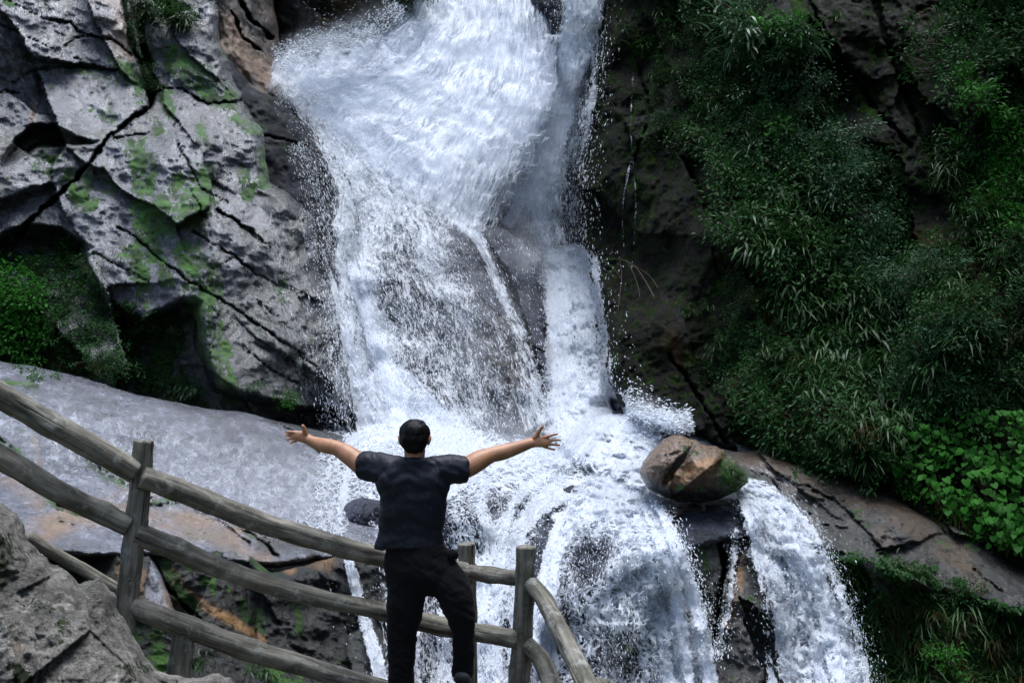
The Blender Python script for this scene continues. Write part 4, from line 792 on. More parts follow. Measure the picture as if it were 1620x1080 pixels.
def hide_proto(o):   # keep only the mesh data of a prototype
    me = o.data; bpy.data.objects.remove(o); return me
for k, sd_ in enumerate((1, 2, 3)):
    PROT['tuft', k] = hide_proto(proto_clump(sd_, M['blade'], 80, .50, .020))
    PROT['shiny', k] = hide_proto(proto_clump(10+sd_, M['blade_shiny'], 110, .42, .030, 2.0, .9, .16))
    PROT['dry', k] = hide_proto(proto_clump(20+sd_, M['blade_dry'], 80, .46, .012, 1.8))
    PROT['broadgrass', k] = hide_proto(proto_clump(30+sd_, M['blade'], 44, .46, .034, 2.2, .6, .16))
for k in range(4):
    for nm, mt, kw in (('shrub', 'leaf', {}), ('pale', 'leaf_pale', dict(n=1000, ll=.062, lw=.019)), ('bright', 'leaf_bright', dict(n=420, ll=.105, lw=.048)), ('tiny', 'leaf', dict(n=700, rad=.34, ll=.048, lw=.034, flat=1.1))):
        a, b_ = proto_shrub(50+k*7+len(nm), M[mt], **kw); PROT[nm, k] = (hide_proto(a), hide_proto(b_))
for k in range(3):
    a, b_ = proto_broad(80+k); PROT['broad', k] = (hide_proto(a), hide_proto(b_))
def link(name, me, parent=None):
    o = bpy.data.objects.new(name, me); C.objects.link(o); o.parent = parent; return o
PR = np.random.default_rng(99)
def plant(kind, px, py, size, name, label, cat, group=None, off=.05, face=0.):
    k = int(PR.integers(3)); d = float(depth_at(px, py))-off; loc = PV(px, py, d)
    s = size*d/F; rz = PR.normal(0, .35)+face; me = PROT[kind, k]
    if isinstance(me, tuple):
        o = empty(name, loc); link('foliage', me[0], o); link('stem', me[1], o); sc = s/.42
    else: o = link(name, me); o.location = loc; sc = s/.40
    o.rotation_euler = (PR.normal(0, .12), PR.normal(0, .15), rz); o.scale = (sc*PR.uniform(.9, 1.1),)*3
    return tag(o, label, cat, group)
ORD = 'topmost,second from the top,third from the top,fourth from the top,fifth from the top,sixth from the top,seventh from the top,eighth from the top,ninth from the top,tenth from the top,eleventh from the top,twelfth from the top'.split(',')
STRIP = {2: ['left', 'right'], 3: ['left', 'central', 'right'], 4: ['leftmost', 'left-middle', 'right-middle', 'rightmost'], 5: ['leftmost', 'left-middle', 'central', 'right-middle', 'rightmost'], 7: ['far-left', 'left', 'left-middle', 'central', 'right-middle', 'right', 'far-right']}
def scatter(kind, poly, n, smin, smax, name, label, cat, group, off=.05, seed=0, mind=14, face=0.):
    """label is (look, place); each plant is told apart by its rank from the top in its strip of the place"""
    r = np.random.default_rng(seed); pp = np.array(poly, float); got = []; tries = 0
    while len(got) < n and tries < n*60:
        tries += 1; x = r.uniform(pp[:, 0].min(), pp[:, 0].max()); y = r.uniform(pp[:, 1].min(), pp[:, 1].max())
        s_, _, _ = poly_sd(np.array([x]), np.array([y]), poly)
        if s_[0] < 0 or y > 1085 or any((x-a)**2+(y-b)**2 < mind**2 for a, b in got): continue
        got.append((x, y))
    k = len(got); ns = 1 if k <= 4 else 2 if k <= 10 else 3 if k <= 20 else 4 if k <= 30 else 5 if k <= 46 else 7
    got.sort(); per = -(-k//ns); look, place = label
    for si in range(ns):
        for i, (x, y) in enumerate(sorted(got[si*per:(si+1)*per], key=lambda q: q[1])):
            lb = f'{look}, {ORD[min(i, 11)]} in the {STRIP[ns][si]} strip of {place}' if ns > 1 else f'{look}, {ORD[i]} {place}'
            if len(lb.split()) > 16: print('LONG', lb)
            plant(kind, x, y, r.uniform(smin, smax), name, lb, cat, group, off, face)
FR = -.35      # plants on the right wall lean towards the open gorge
# main band of growth on the right wall
BAND = [(1120, 20), (1190, 0), (1245, 90), (1300, 170), (1350, 240), (1395, 310), (1440, 390), (1520, 400), (1570, 480), (1625, 560), (1640, 760), (1560, 740), (1400, 735), (1280, 740), (1215, 690), (1190, 600), (1240, 520), (1215, 420), (1150, 330), (1095, 220), (1100, 120)]
DARKZ = [(1110, 110), (1200, 120), (1250, 200), (1240, 330), (1300, 420), (1300, 560), (1350, 650), (1280, 720), (1215, 660), (1240, 520), (1200, 400), (1140, 300), (1095, 200)]
scatter('shrub', BAND, 80, 26, 52, 'shrub', ('dark leafy shrub', 'the right wall growth'), 'shrub', 'dark shrubs on the right wall', .12, 1, 28, FR)
scatter('tiny', BAND, 50, 22, 40, 'creeper', ('dark tiny-leaved creeper', 'the right wall growth'), 'creeper', 'creepers on the right wall', .06, 2, 22, FR)
scatter('pale', [(1210, 80), (1260, 85), (1290, 160), (1320, 210), (1390, 290), (1400, 380), (1470, 420), (1590, 560), (1600, 640), (1450, 610), (1330, 440), (1290, 290), (1230, 180)], 26, 30, 52, 'shrub', ('pale fine-leaved shrub', 'the pale shrubs'), 'shrub', 'pale fine-leaved shrubs on the right wall', .15, 3, 30, FR)
scatter('tuft', BAND, 60, 26, 48, 'grass_tuft', ('drooping grass tuft', 'the right wall growth'), 'grass tuft', 'grass tufts on the right wall', .2, 4, 30, FR)
scatter('broadgrass', [(1260, 420), (1380, 460), (1420, 560), (1440, 700), (1330, 690), (1260, 560), (1180, 380), (1230, 280), (1290, 330)], 44, 26, 46, 'fern', ('arching broad-bladed fern', 'the fern patch'), 'fern', 'broad-bladed ferns on the lower right wall', .3, 5, 24, FR)
scatter('dry', [(1180, 400), (1260, 470), (1280, 600), (1400, 720), (1300, 720), (1200, 640)], 12, 26, 38, 'grass_tuft', ('yellow-brown grass tuft', 'the rusty seam'), 'grass tuft', 'dry tufts on the rusty seam', .15, 6, 34, FR)
for x, y, s, wd in ((1165, 38, 46, 'topmost'), (1190, 62, 50, 'middle and rightmost'), (1170, 88, 38, 'lowest')): plant('shiny', x, y, s, 'fern', f'glossy silver-green fern atop the right wall, {wd} of its three', 'fern', 'glossy ferns atop the right wall', .5, FR)
plant('shiny', 1270, 62, 30, 'grass_tuft', 'small glossy drooping grass beside the bright moss strip on the right wall', 'grass tuft', None, .4, FR)
plant('pale', 1225, 98, 40, 'shrub', 'small silvery shrub just below the glossy fern clump on the right wall', 'shrub', None, .3, FR)
plant('broad', 1232, 205, 30, 'broadleaf_plant', 'heart leaved plant halfway down the upper right wall among dark shrubs', 'plant', None, .5, FR)
plant('bright', 1240, 55, 30, 'shrub', 'yellow-green small shrub between the glossy ferns and the mossy strip', 'shrub', None, .3, FR)
# left fringe of the right wall
scatter('tuft', [(985, 30), (1080, 20), (1100, 120), (1090, 220), (1060, 160), (1000, 100)], 9, 18, 30, 'grass_tuft', ('small grass tuft', 'the bare buttress'), 'grass tuft', 'small tufts beside the falls', .1, 7, 34)
scatter('tiny', [(1020, 60), (1080, 40), (1100, 200), (1050, 240)], 6, 16, 28, 'creeper', ('thin green creeper', 'the bare buttress'), 'creeper', 'creepers beside the falls', .05, 8, 34)
scatter('tiny', [(1160, 420), (1200, 440), (1250, 560), (1190, 640), (1120, 600), (1150, 520)], 12, 18, 30, 'creeper', ('small green creeper', 'the rusty seam'), 'creeper', 'creepers along the rusty seam', .05, 9, 26)
scatter('tuft', [(1080, 470), (1130, 470), (1150, 560), (1120, 570)], 4, 20, 28, 'grass_tuft', ('lone drooping tuft', 'on the bare buttress left of the shrubs'), 'grass tuft', 'tufts on the bare buttress', .1, 10, 26)
# upper right corner and gully
scatter('shrub', [(1520, -30), (1660, -30), (1660, 420), (1600, 400), (1560, 330), (1530, 180), (1480, 60)], 34, 28, 50, 'shrub', ('dark shrub', 'the upper right corner'), 'shrub', 'shrubs in the upper right corner', .15, 11, 30, FR)
scatter('bright', [(1520, 110), (1560, 130), (1640, 220), (1650, 420), (1580, 360)], 12, 24, 38, 'shrub', ('mid-green broad-leaved bush', 'the right edge'), 'bush', 'bushes on the right edge', .35, 12, 34, FR)
scatter('tuft', [(1450, 210), (1490, 230), (1560, 330), (1600, 440), (1540, 400), (1480, 300)], 12, 24, 36, 'grass_tuft', ('rooted grass tuft', 'the diagonal gully'), 'grass tuft', 'tufts in the diagonal gully', .15, 13, 26, FR)
scatter('dry', [(1460, 380), (1520, 390), (1620, 520), (1600, 600), (1520, 520)], 9, 24, 36, 'grass_tuft', ('brown-tinged tuft', 'the gully foot'), 'grass tuft', 'brown tufts below the gully', .15, 14, 30, FR)
plant('tuft', 1325, 28, 20, 'grass_tuft', 'small grass tuft growing from the top ledge right of the mossy strip', 'grass tuft', None, .1, FR)
scatter('tiny', [(1340, 250), (1370, 260), (1400, 330), (1440, 300), (1420, 240)], 5, 16, 24, 'creeper', ('small creeper', 'the smooth slab'), 'creeper', 'creepers on the smooth slab', .05, 15, 30)
# broad leaves above the ledge
BR = [(1400, 715), (1440, 690), (1520, 665), (1640, 660), (1640, 850), (1590, 850), (1530, 800), (1450, 765)]
scatter('broad', BR, 26, 30, 46, 'broadleaf_plant', ('bright heart-leaved plant', 'the ledge-top patch'), 'plant', 'heart-leaved plants above the ledge', .45, 16, 24, FR)
scatter('bright', [(1360, 720), (1430, 740), (1640, 860), (1640, 900), (1560, 850), (1440, 780)], 10, 20, 30, 'shrub', ('bright low bush', 'the ledge rim'), 'bush', 'bushes along the ledge rim', .2, 17, 26, FR)
scatter('dry', [(1430, 750), (1540, 800), (1600, 850), (1560, 850), (1460, 790)], 8, 22, 32, 'grass_tuft', ('thin pale grass', 'the ledge rim'), 'grass tuft', 'pale grass over the ledge rim', .25, 18, 24)
# under the ledge
UND = [(1330, 890), (1400, 880), (1470, 910), (1560, 950), (1640, 1000), (1640, 1100), (1400, 1100), (1345, 1000)]
scatter('tuft', UND, 22, 30, 46, 'grass_tuft', ('drooping green tuft', 'the ledge hollow'), 'grass tuft', 'tufts under the ledge', .15, 19, 30)
scatter('dry', [(1400, 960), (1600, 980), (1640, 1090), (1420, 1090)], 14, 28, 42, 'grass_tuft', ('brown-edged tuft', 'the ledge hollow'), 'grass tuft', 'brown tufts under the ledge', .15, 20, 30)
scatter('tiny', UND, 18, 20, 36, 'creeper', ('dark creeper', 'the ledge hollow'), 'creeper', 'creepers under the ledge', .06, 21, 26)
plant('bright', 1490, 1045, 26, 'shrub', 'small bright green bush low in the hollow at the bottom right', 'bush', None, .3); plant('tiny', 1340, 960, 44, 'creeper', 'dark mossy creeper right beside the lower right fall', 'creeper', None, .05)
# left side
scatter('tuft', [(205, -10), (245, 0), (300, 30), (312, 48), (280, 45), (230, 25)], 16, 22, 32, 'grass_tuft', ('hanging grass tuft', 'the cliff-top fringe'), 'grass tuft', 'grass fringe on the upper left cliff', .15, 22, 12, .3)
scatter('tiny', [(195, 0), (225, 0), (240, 90), (232, 160), (215, 60)], 10, 14, 22, 'creeper', ('dark creeper', 'the left cleft'), 'creeper', 'creepers in the left cleft', .1, 23, 14)
scatter('tiny', [(60, 400), (120, 380), (170, 470), (260, 500), (290, 500), (250, 590), (150, 590), (20, 560), (0, 480)], 34, 18, 34, 'creeper', ('ivy-like creeper', 'the left hollow'), 'creeper', 'creepers in the left hollow', .12, 24, 24)
scatter('bright', [(-20, 440), (30, 450), (60, 500), (55, 540), (0, 550)], 7, 30, 42, 'shrub', ('bright leafy bush', 'the left edge bushes'), 'bush', 'leafy bushes at the left edge', .4, 25, 26)
scatter('tiny', [(95, 370), (125, 375), (120, 420), (95, 410)], 4, 12, 20, 'creeper', ('small yellow-green creeper', 'below the lip of the left hollow'), 'creeper', 'creepers below the hollow lip', .1, 26, 12)
scatter('tiny', [(-10, 545), (60, 560), (200, 605), (320, 628), (300, 600), (150, 580), (0, 530)], 14, 14, 26, 'creeper', ('low plant', 'the bright slab edge'), 'creeper', 'low plants along the slab edge', .15, 27, 18)
scatter('dry', [(30, 560), (130, 575), (220, 600), (150, 590)], 6, 16, 24, 'grass_tuft', ('thin brown grass', 'the bright slab edge'), 'grass tuft', 'brown grass along the slab edge', .2, 28, 20)
for x, y, wd in ((288, 618, 'left'), (306, 618, 'right')): plant('shiny', x, y, 18, 'grass_tuft', f'pale drooping grass tuft at the slab edge, {wd} one of two', 'grass tuft', 'pale tufts at the slab edge', .25)
plant('bright', 458, 632, 15, 'shrub', 'tiny bright plant beside the foot of the veil', 'plant', None, .2)
for x, y, wd in ((395, 612, 'left'), (412, 608, 'right')): plant('shiny', x, y, 11, 'grass_tuft', f'tiny pale grass in the nook above the left hand, {wd} one of two', 'grass tuft', 'tiny grass above the left hand', .15)
plant('shiny', 295, 484, 13, 'grass_tuft', 'tiny pale grass at the tip of the dark hollow in the left cliff', 'grass tuft', None, .15)
for x, y, s, wd in ((312, 1045, 22, 'leftmost'), (405, 1052, 26, 'middle'), (425, 1062, 24, 'rightmost')): plant('broadgrass', x, y, s, 'grass_tuft', f'light green grass clump below the lowest rail, {wd} of three', 'grass tuft', 'grass clumps below the lowest rail', .15)
scatter('tuft', [(1150, 735), (1168, 740), (1172, 760), (1155, 765)], 4, 13, 19, 'grass_tuft', ('tiny grass tuft', 'on the mossy end of the brown boulder'), 'grass tuft', 'grass on the boulder', .02, 29, 5)
scatter('tiny', [(560, -40), (680, -40), (665, 10), (600, 5)], 7, 20, 34, 'creeper', ('dark overhanging leaves', 'the falls head'), 'creeper', 'leaves over the top of the falls', .4, 30, 20)
scatter('tiny', [(1040, -20), (1120, -20), (1110, 100), (1060, 60)], 7, 18, 30, 'creeper', ('green creeper', 'the buttress top'), 'creeper', 'creepers atop the buttress', .1, 31, 24)
# bare vines
def vine(name, pts, label, group=None, branches=(), r0=1.4):
    cu = bpy.data.curves.new(name, 'CURVE'); cu.dimensions = '3D'; cu.bevel_depth = .007; cu.bevel_resolution = 1
    for ln in [pts]+list(branches):
        sp = cu.splines.new('NURBS'); sp.points.add(len(ln)-1); sp.order_u = 3; sp.use_endpoint_u = True
        for q, (x, y) in zip(sp.points, ln):
            q.co = (*P(x, y, float(depth_at(x, y, DSM))-.25).tolist(), 1); q.radius = r0 if ln is pts else r0*.6
    cu.materials.append(M['twig']); o = bpy.data.objects.new(name, cu); C.objects.link(o)
    bpy.context.view_layer.update(); me = bpy.data.meshes.new_from_object(o.evaluated_get(bpy.context.evaluated_depsgraph_get())); bpy.data.objects.remove(o)
    return tag(link(name, me), label, 'branch', group)
vine('bare_branch', [(925, 418), (950, 412), (980, 408), (1005, 420), (1022, 445), (1035, 470)], 'bare thin branch sticking out of the right wall beside the chute', None,
     [[(955, 413), (975, 425), (985, 445)], [(990, 412), (1010, 440), (1012, 470)], [(1003, 420), (1030, 432), (1040, 455)], [(980, 408), (985, 430), (980, 470), (978, 490)], [(930, 417), (960, 425), (975, 440)]])
vine('hanging_vine', [(1588, 55), (1596, 85), (1593, 110), (1602, 140)], 'single pale vine hanging in the upper right corner', r0=1.2)
# moss and small leaves carpeting the walls: nobody could count them
def carpet(name, polys, mat, ll, seed, label=None):
    r = np.random.default_rng(seed); V = []; Fq = []; A = []; base = 0
    for poly, n, sc in polys:
        pp = np.array(poly, float); x = r.uniform(pp[:, 0].min(), pp[:, 0].max(), n*2); y = r.uniform(pp[:, 1].min(), pp[:, 1].max(), n*2)
        s_, _, _ = poly_sd(x, y, poly); nn = fbm(stk(x/35, y/35, seed), 4); m = (s_+nn*40 > 0) & (nn > -.12); x, y, nn = x[m], y[m], nn[m]; k = len(x)
        W = P(x, y, depth_at(x, y)-r.uniform(.0, .12, k)*sc)
        d = r.normal(0, .5, (k, 3))+np.array([-.1, -.5, -.6]); d /= np.linalg.norm(d, axis=1)[:, None]
        sd = np.cross(d, r.normal(0, .3, (k, 3))+np.array([0, -.7, .7])); sd /= np.linalg.norm(sd, axis=1)[:, None]
        l = (ll*sc*r.uniform(.5, 1.3, k))[:, None]
        q = np.stack([W, W+d*l*.5+sd*l*.33, W+d*l, W+d*l*.5-sd*l*.33], 1).reshape(-1, 3); V.append(q); v = np.repeat(r.random(k), 4); A.append(v)
        Fq.append(np.arange(4*k).reshape(-1, 4)+base); base += 4*k
    return tag(mesh_np(name, np.concatenate(V), np.concatenate(Fq), mat, None, False, {'var': np.concatenate(A)}), kind='stuff')
carpet('ground_cover', [(BAND, 36000, 1.6), ([(1480, -60), (1700, -60), (1700, 480), (1600, 460), (1540, 330)], 14000, 1.6), ([(-40, 400), (60, 400), (180, 480), (300, 500), (260, 620), (0, 570)], 14000, .9), (UND, 14000, 1.), (BR, 3000, 1.2), ([(1160, 420), (1230, 480), (1250, 640), (1200, 700), (1120, 600)], 3000, .8)], M['leaf'], .055, 5)
carpet('ground_cover', [([(195, -30), (300, -30), (310, 50), (230, 30), (240, 170), (215, 120)], 3500, .7), ([(1140, 715), (1180, 735), (1186, 775), (1150, 785)], 900, .4), ([(0, 540), (320, 625), (320, 605), (0, 515)], 2500, .7), ([(1300, 870), (1400, 880), (1350, 960)], 1500, .6), ([(1000, 0), (1110, 0), (1090, 200), (1010, 240)], 1200, .7)], M['leaf_bright'], .045, 6)

# ================================================================== LOG RAILING
def wood_mat():
    g = G('weathered_log'); co = g.co(); gr = g.attr('grain')
    uv = g.n('UVMap', uv_map='flow').outputs[0]
    a = g.noise(g.map(uv, scale=(18, 2.2, 1)), 1, 7, .65, .5); b = g.noise(co, 5, 5, .6, .2); f = g.noise(co, 60, 4, .7)
    c = g.mix(g.ss(a, .3, .68), (.05, .046, .037), (.27, .25, .205)); c = g.mix(g.ss(b, .42, .66, 0, .6), c, (.065, .062, .042))
    c = g.mix(g.ss(g.noise(co, 11, 6, .75), .52, .66, 0, .75), c, (.30, .30, .27)); c = g.mix(g.ss(g.noise(co, 3.5, 5, .7), .55, .68, 0, .7), c, (.045, .046, .028))
    cr = g.ss(g.noise(g.map(uv, scale=(11, .8, 1)), 1, 4, .6, .8), .30, .37)
    c = g.mix(cr, (.02, .018, .014), c)
    nb = g.bump(g.math('ADD', g.math('MULTIPLY', a, .6), g.math('MULTIPLY', cr, .5)), .9, .018)
    nb = g.bump(f, .5, .004, nb)
    return g.done(g.bsdf(Base_Color=c, Roughness=.72, Normal=nb, Specular_IOR_Level=.35))
M['log'] = wood_mat()
def log(name, pts, parent, seed=0, nr=28, caps=True, step=.018, knots=()):
    """pts (px,py,radius px,d): a rounded, slightly lumpy log along them"""
    n0 = sum(math.dist(a[:2], b[:2]) for a, b in zip(pts[:-1], pts[1:]))
    Wp = P([p[0] for p in pts], [p[1] for p in pts], [p[3] for p in pts]); rad = np.array([p[2]*p[3]/F for p in pts])
    L = np.linalg.norm(np.diff(Wp, axis=0), axis=1).sum(); n = max(8, int(L/step))
    c = catmull(np.concatenate([Wp, rad[:, None]], 1), n); r = c[:, 3]; c = c[:, :3]
    T = np.gradient(c, axis=0); T /= np.linalg.norm(T, axis=1)[:, None]
    ref = np.array([0, 1, 0.]); A = np.cross(T, ref); A /= np.linalg.norm(A, axis=1)[:, None]; B = np.cross(A, T)
    s = np.linspace(0, L, n); e = np.minimum(s, L-s); cap = np.sqrt(np.clip(1-(1-np.clip(e/(r*.35), 0, 1))**2, .02, 1)) if caps else 1
    th = np.arange(nr)/nr*2*math.pi
    ring = A[:, None]*np.cos(th)[None, :, None]+B[:, None]*np.sin(th)[None, :, None]
    nn = fbm(np.stack([np.cos(th)[None]*1.2+0*s[:, None], np.sin(th)[None]*1.2+0*s[:, None], s[:, None]*5+0*th[None]], -1)+seed*3.3, 4)
    nl = fbm(np.stack([np.cos(th)[None]*3+0*s[:, None], np.sin(th)[None]*3+0*s[:, None], s[:, None]*1.5+0*th[None]], -1)+seed*1.3, 3, .6, True)
    kn = np.zeros((n, nr))
    for ks, ka, kr, kh in knots:
        da = (th[None]-ka+math.pi) % (2*math.pi)-math.pi
        kn += kh*np.exp(-(((s[:, None]/L-ks)*L/kr)**2+(da*r[:, None]/kr)**2))
    rr = (r*cap)[:, None]*(1+.15*nn+.05*nl)+kn
    V = c[:, None]+ring*rr[..., None]
    V = np.concatenate([V.reshape(-1, 3), c[:1], c[-1:]])
    idx = np.arange(n*nr).reshape(n, nr); nx = np.roll(idx, -1, 1)
    q = np.stack([idx[:-1], nx[:-1], nx[1:], idx[1:]], -1).reshape(-1, 4)
    e0 = np.stack([np.full(nr, n*nr), nx[0], idx[0]], -1); e1 = np.stack([np.full(nr, n*nr+1), idx[-1], nx[-1]], -1)
    uv = np.stack([np.broadcast_to(np.minimum(th, 2*math.pi-th)[None]/math.pi*.3, (n, nr)), np.broadcast_to(s[:, None], (n, nr))], -1).reshape(-1, 2)
    uv = np.concatenate([uv, [[0, 0], [0, L]]])+seed
    me = bpy.data.meshes.new(name); me.from_pydata(V.tolist(), [], q.tolist()+e0.tolist()+e1.tolist()); me.update()
    ul = me.uv_layers.new(name='flow'); li = np.zeros(len(me.loops), np.int32); me.loops.foreach_get('vertex_index', li); ul.data.foreach_set('uv', uv[li].astype(np.float32).ravel())
    me.polygons.foreach_set('use_smooth', np.ones(len(me.polygons), bool)); me.materials.append(M['log'])
    bm = bmesh.new(); bm.from_mesh(me); bmesh.ops.recalc_face_normals(bm, faces=bm.faces); bm.to_mesh(me); bm.free()
    o = bpy.data.objects.new(name, me); C.objects.link(o); o.parent = parent
    if parent: o.matrix_parent_inverse = parent.matrix_world.inverted() if False else Matrix.Translation(-parent.location)
    return o
fb = PV(205, 1110, 5.8)
fence = tag(empty('log_railing', fb), 'weathered grey railing of rough logs with posts, climbing to the left across the falls', 'railing')
log('post', [(228, 694, 15.5, 5.6), (222, 760, 15, 5.6), (212, 850, 16, 5.6), (203, 930, 15.5, 5.6), (197, 990, 16, 5.6), (194, 1060, 16, 5.6)], fence, 1, knots=[(.35, .5, .05, .012)])
log('rail', [(-90, 575, 18, 5.0), (0, 624, 18, 5.2), (100, 681, 18, 5.35), (216, 748, 17, 5.55)], fence, 2, knots=[(.6, 4, .05, .015)])
log('rail', [(222, 753, 17, 5.55), (300, 782, 16.5, 5.7), (400, 822, 16, 5.95), (500, 853, 15.5, 6.2), (600, 880, 14.5, 6.4), (680, 893, 13, 6.6), (738, 903, 12.5, 6.75)], fence, 3, knots=[(.3, 1, .05, .012), (.7, 5, .06, .010)])
log('rail', [(-90, 672, 17, 5.0), (0, 722, 17, 5.2), (80, 770, 17, 5.35), (150, 806, 16, 5.5), (206, 832, 15.5, 5.56)], fence, 4, knots=[(.8, .4, .05, .01)])
log('rail', [(212, 842, 16, 5.58), (280, 868, 16, 5.7), (360, 903, 15, 5.85), (450, 931, 14, 6.05), (540, 953, 13, 6.2), (612, 969, 13, 6.35), (690, 989, 14, 6.45), (760, 1001, 13.5, 6.5), (822, 1012, 14, 6.42)], fence, 5, knots=[(.25, 1.5, .05, .012), (.55, 1, .04, .010)])
log('rail', [(206, 956, 14, 5.6), (250, 974, 16, 5.65), (320, 1000, 16.5, 5.75), (400, 1029, 16, 5.9), (480, 1052, 15, 6.05), (560, 1077, 14, 6.2), (660, 1102, 14, 6.35)], fence, 6, knots=[(.4, 2, .05, .012)])
log('post', [(291, 990, 15, 5.72), (288, 1030, 17, 5.72), (284, 1060, 19, 5.72), (282, 1110, 20, 5.72)], fence, 7).name = 'short_post'
log('rail', [(40, 846, 9, 5.5), (80, 872, 9, 5.6), (130, 900, 9, 5.7), (190, 935, 9, 5.75)], fence, 8)
log('post', [(738, 858, 12.5, 6.95), (739, 910, 13, 6.95), (741, 980, 13, 6.95), (742, 1110, 13, 6.95)], fence, 9)
log('post', [(832, 862, 14.5, 6.45), (830, 920, 14, 6.45), (827, 1000, 15, 6.45), (821, 1075, 16, 6.45), (818, 1120, 16, 6.45)], fence, 10)
log('rail', [(744, 904, 12, 6.85), (770, 908, 12.5, 6.75), (800, 912, 12, 6.6), (832, 915, 12.5, 6.5)], fence, 11, knots=[(.45, 4.6, .05, .018)])
log('rail', [(838, 922, 12, 6.4), (858, 945, 13, 6.3), (882, 990, 14, 6.1), (906, 1035, 15, 5.9), (935, 1095, 16, 5.6), (980, 1180, 17, 5.2)], fence, 12)
log('rail', [(834, 1020, 12, 6.38), (852, 1036, 13, 6.3), (868, 1068, 14, 6.15), (888, 1120, 15, 5.9)], fence, 13)
log('post', [(949, 1074, 15, 5.9), (950, 1100, 15, 5.9), (951, 1150, 15, 5.9)], fence, 14).name = 'end_post'

# ================================================================== PERSON
BD = 6.1
def skinmat():
    g = G('skin'); co = g.co(); n = g.noise(co, 14, 4, .6)
    c = g.mix(g.ss(n, .35, .65), (.31, .14, .068), (.42, .205, .11))
    nb = g.bump(g.noise(co, 90, 3, .6), .25, .002)
    return g.done(g.bsdf(Base_Color=c, Roughness=.5, Normal=nb, Subsurface_Weight=.12, Subsurface_Radius=(.02, .008, .004), Subsurface_Scale=.5))
def clothmat(name, col, rough):
    g = G(name); co = g.co(); n = g.noise(co, 220, 2, .6); m = g.noise(co, 3, 4, .6)
    c = g.mix(g.ss(m, .3, .7), tuple(v*.8 for v in col), tuple(v*1.2 for v in col))
    return g.done(g.bsdf(Base_Color=c, Roughness=rough, Normal=g.bump(n, .3, .0015), Sheen_Weight=.05, Sheen_Roughness=.4, Specular_IOR_Level=.2))
M['skin'] = skinmat(); M['shirt'] = clothmat('dark_navy_cotton', (.009, .0105, .017), .55); M['trousers'] = clothmat('black_cloth', (.0026, .0026, .0034), .9)
M['shoe'] = clothmat('grey_shoe', (.06, .06, .065), .6)
g = G('black_hair'); co = g.co()
M['hair'] = g.done(g.bsdf(Base_Color=(.004, .0035, .0035), Roughness=.5, Specular_IOR_Level=.12, Normal=g.bump(g.noise(g.map(co, scale=(1, 1, .18)), 160, 4, .7, .3), .6, .003)))
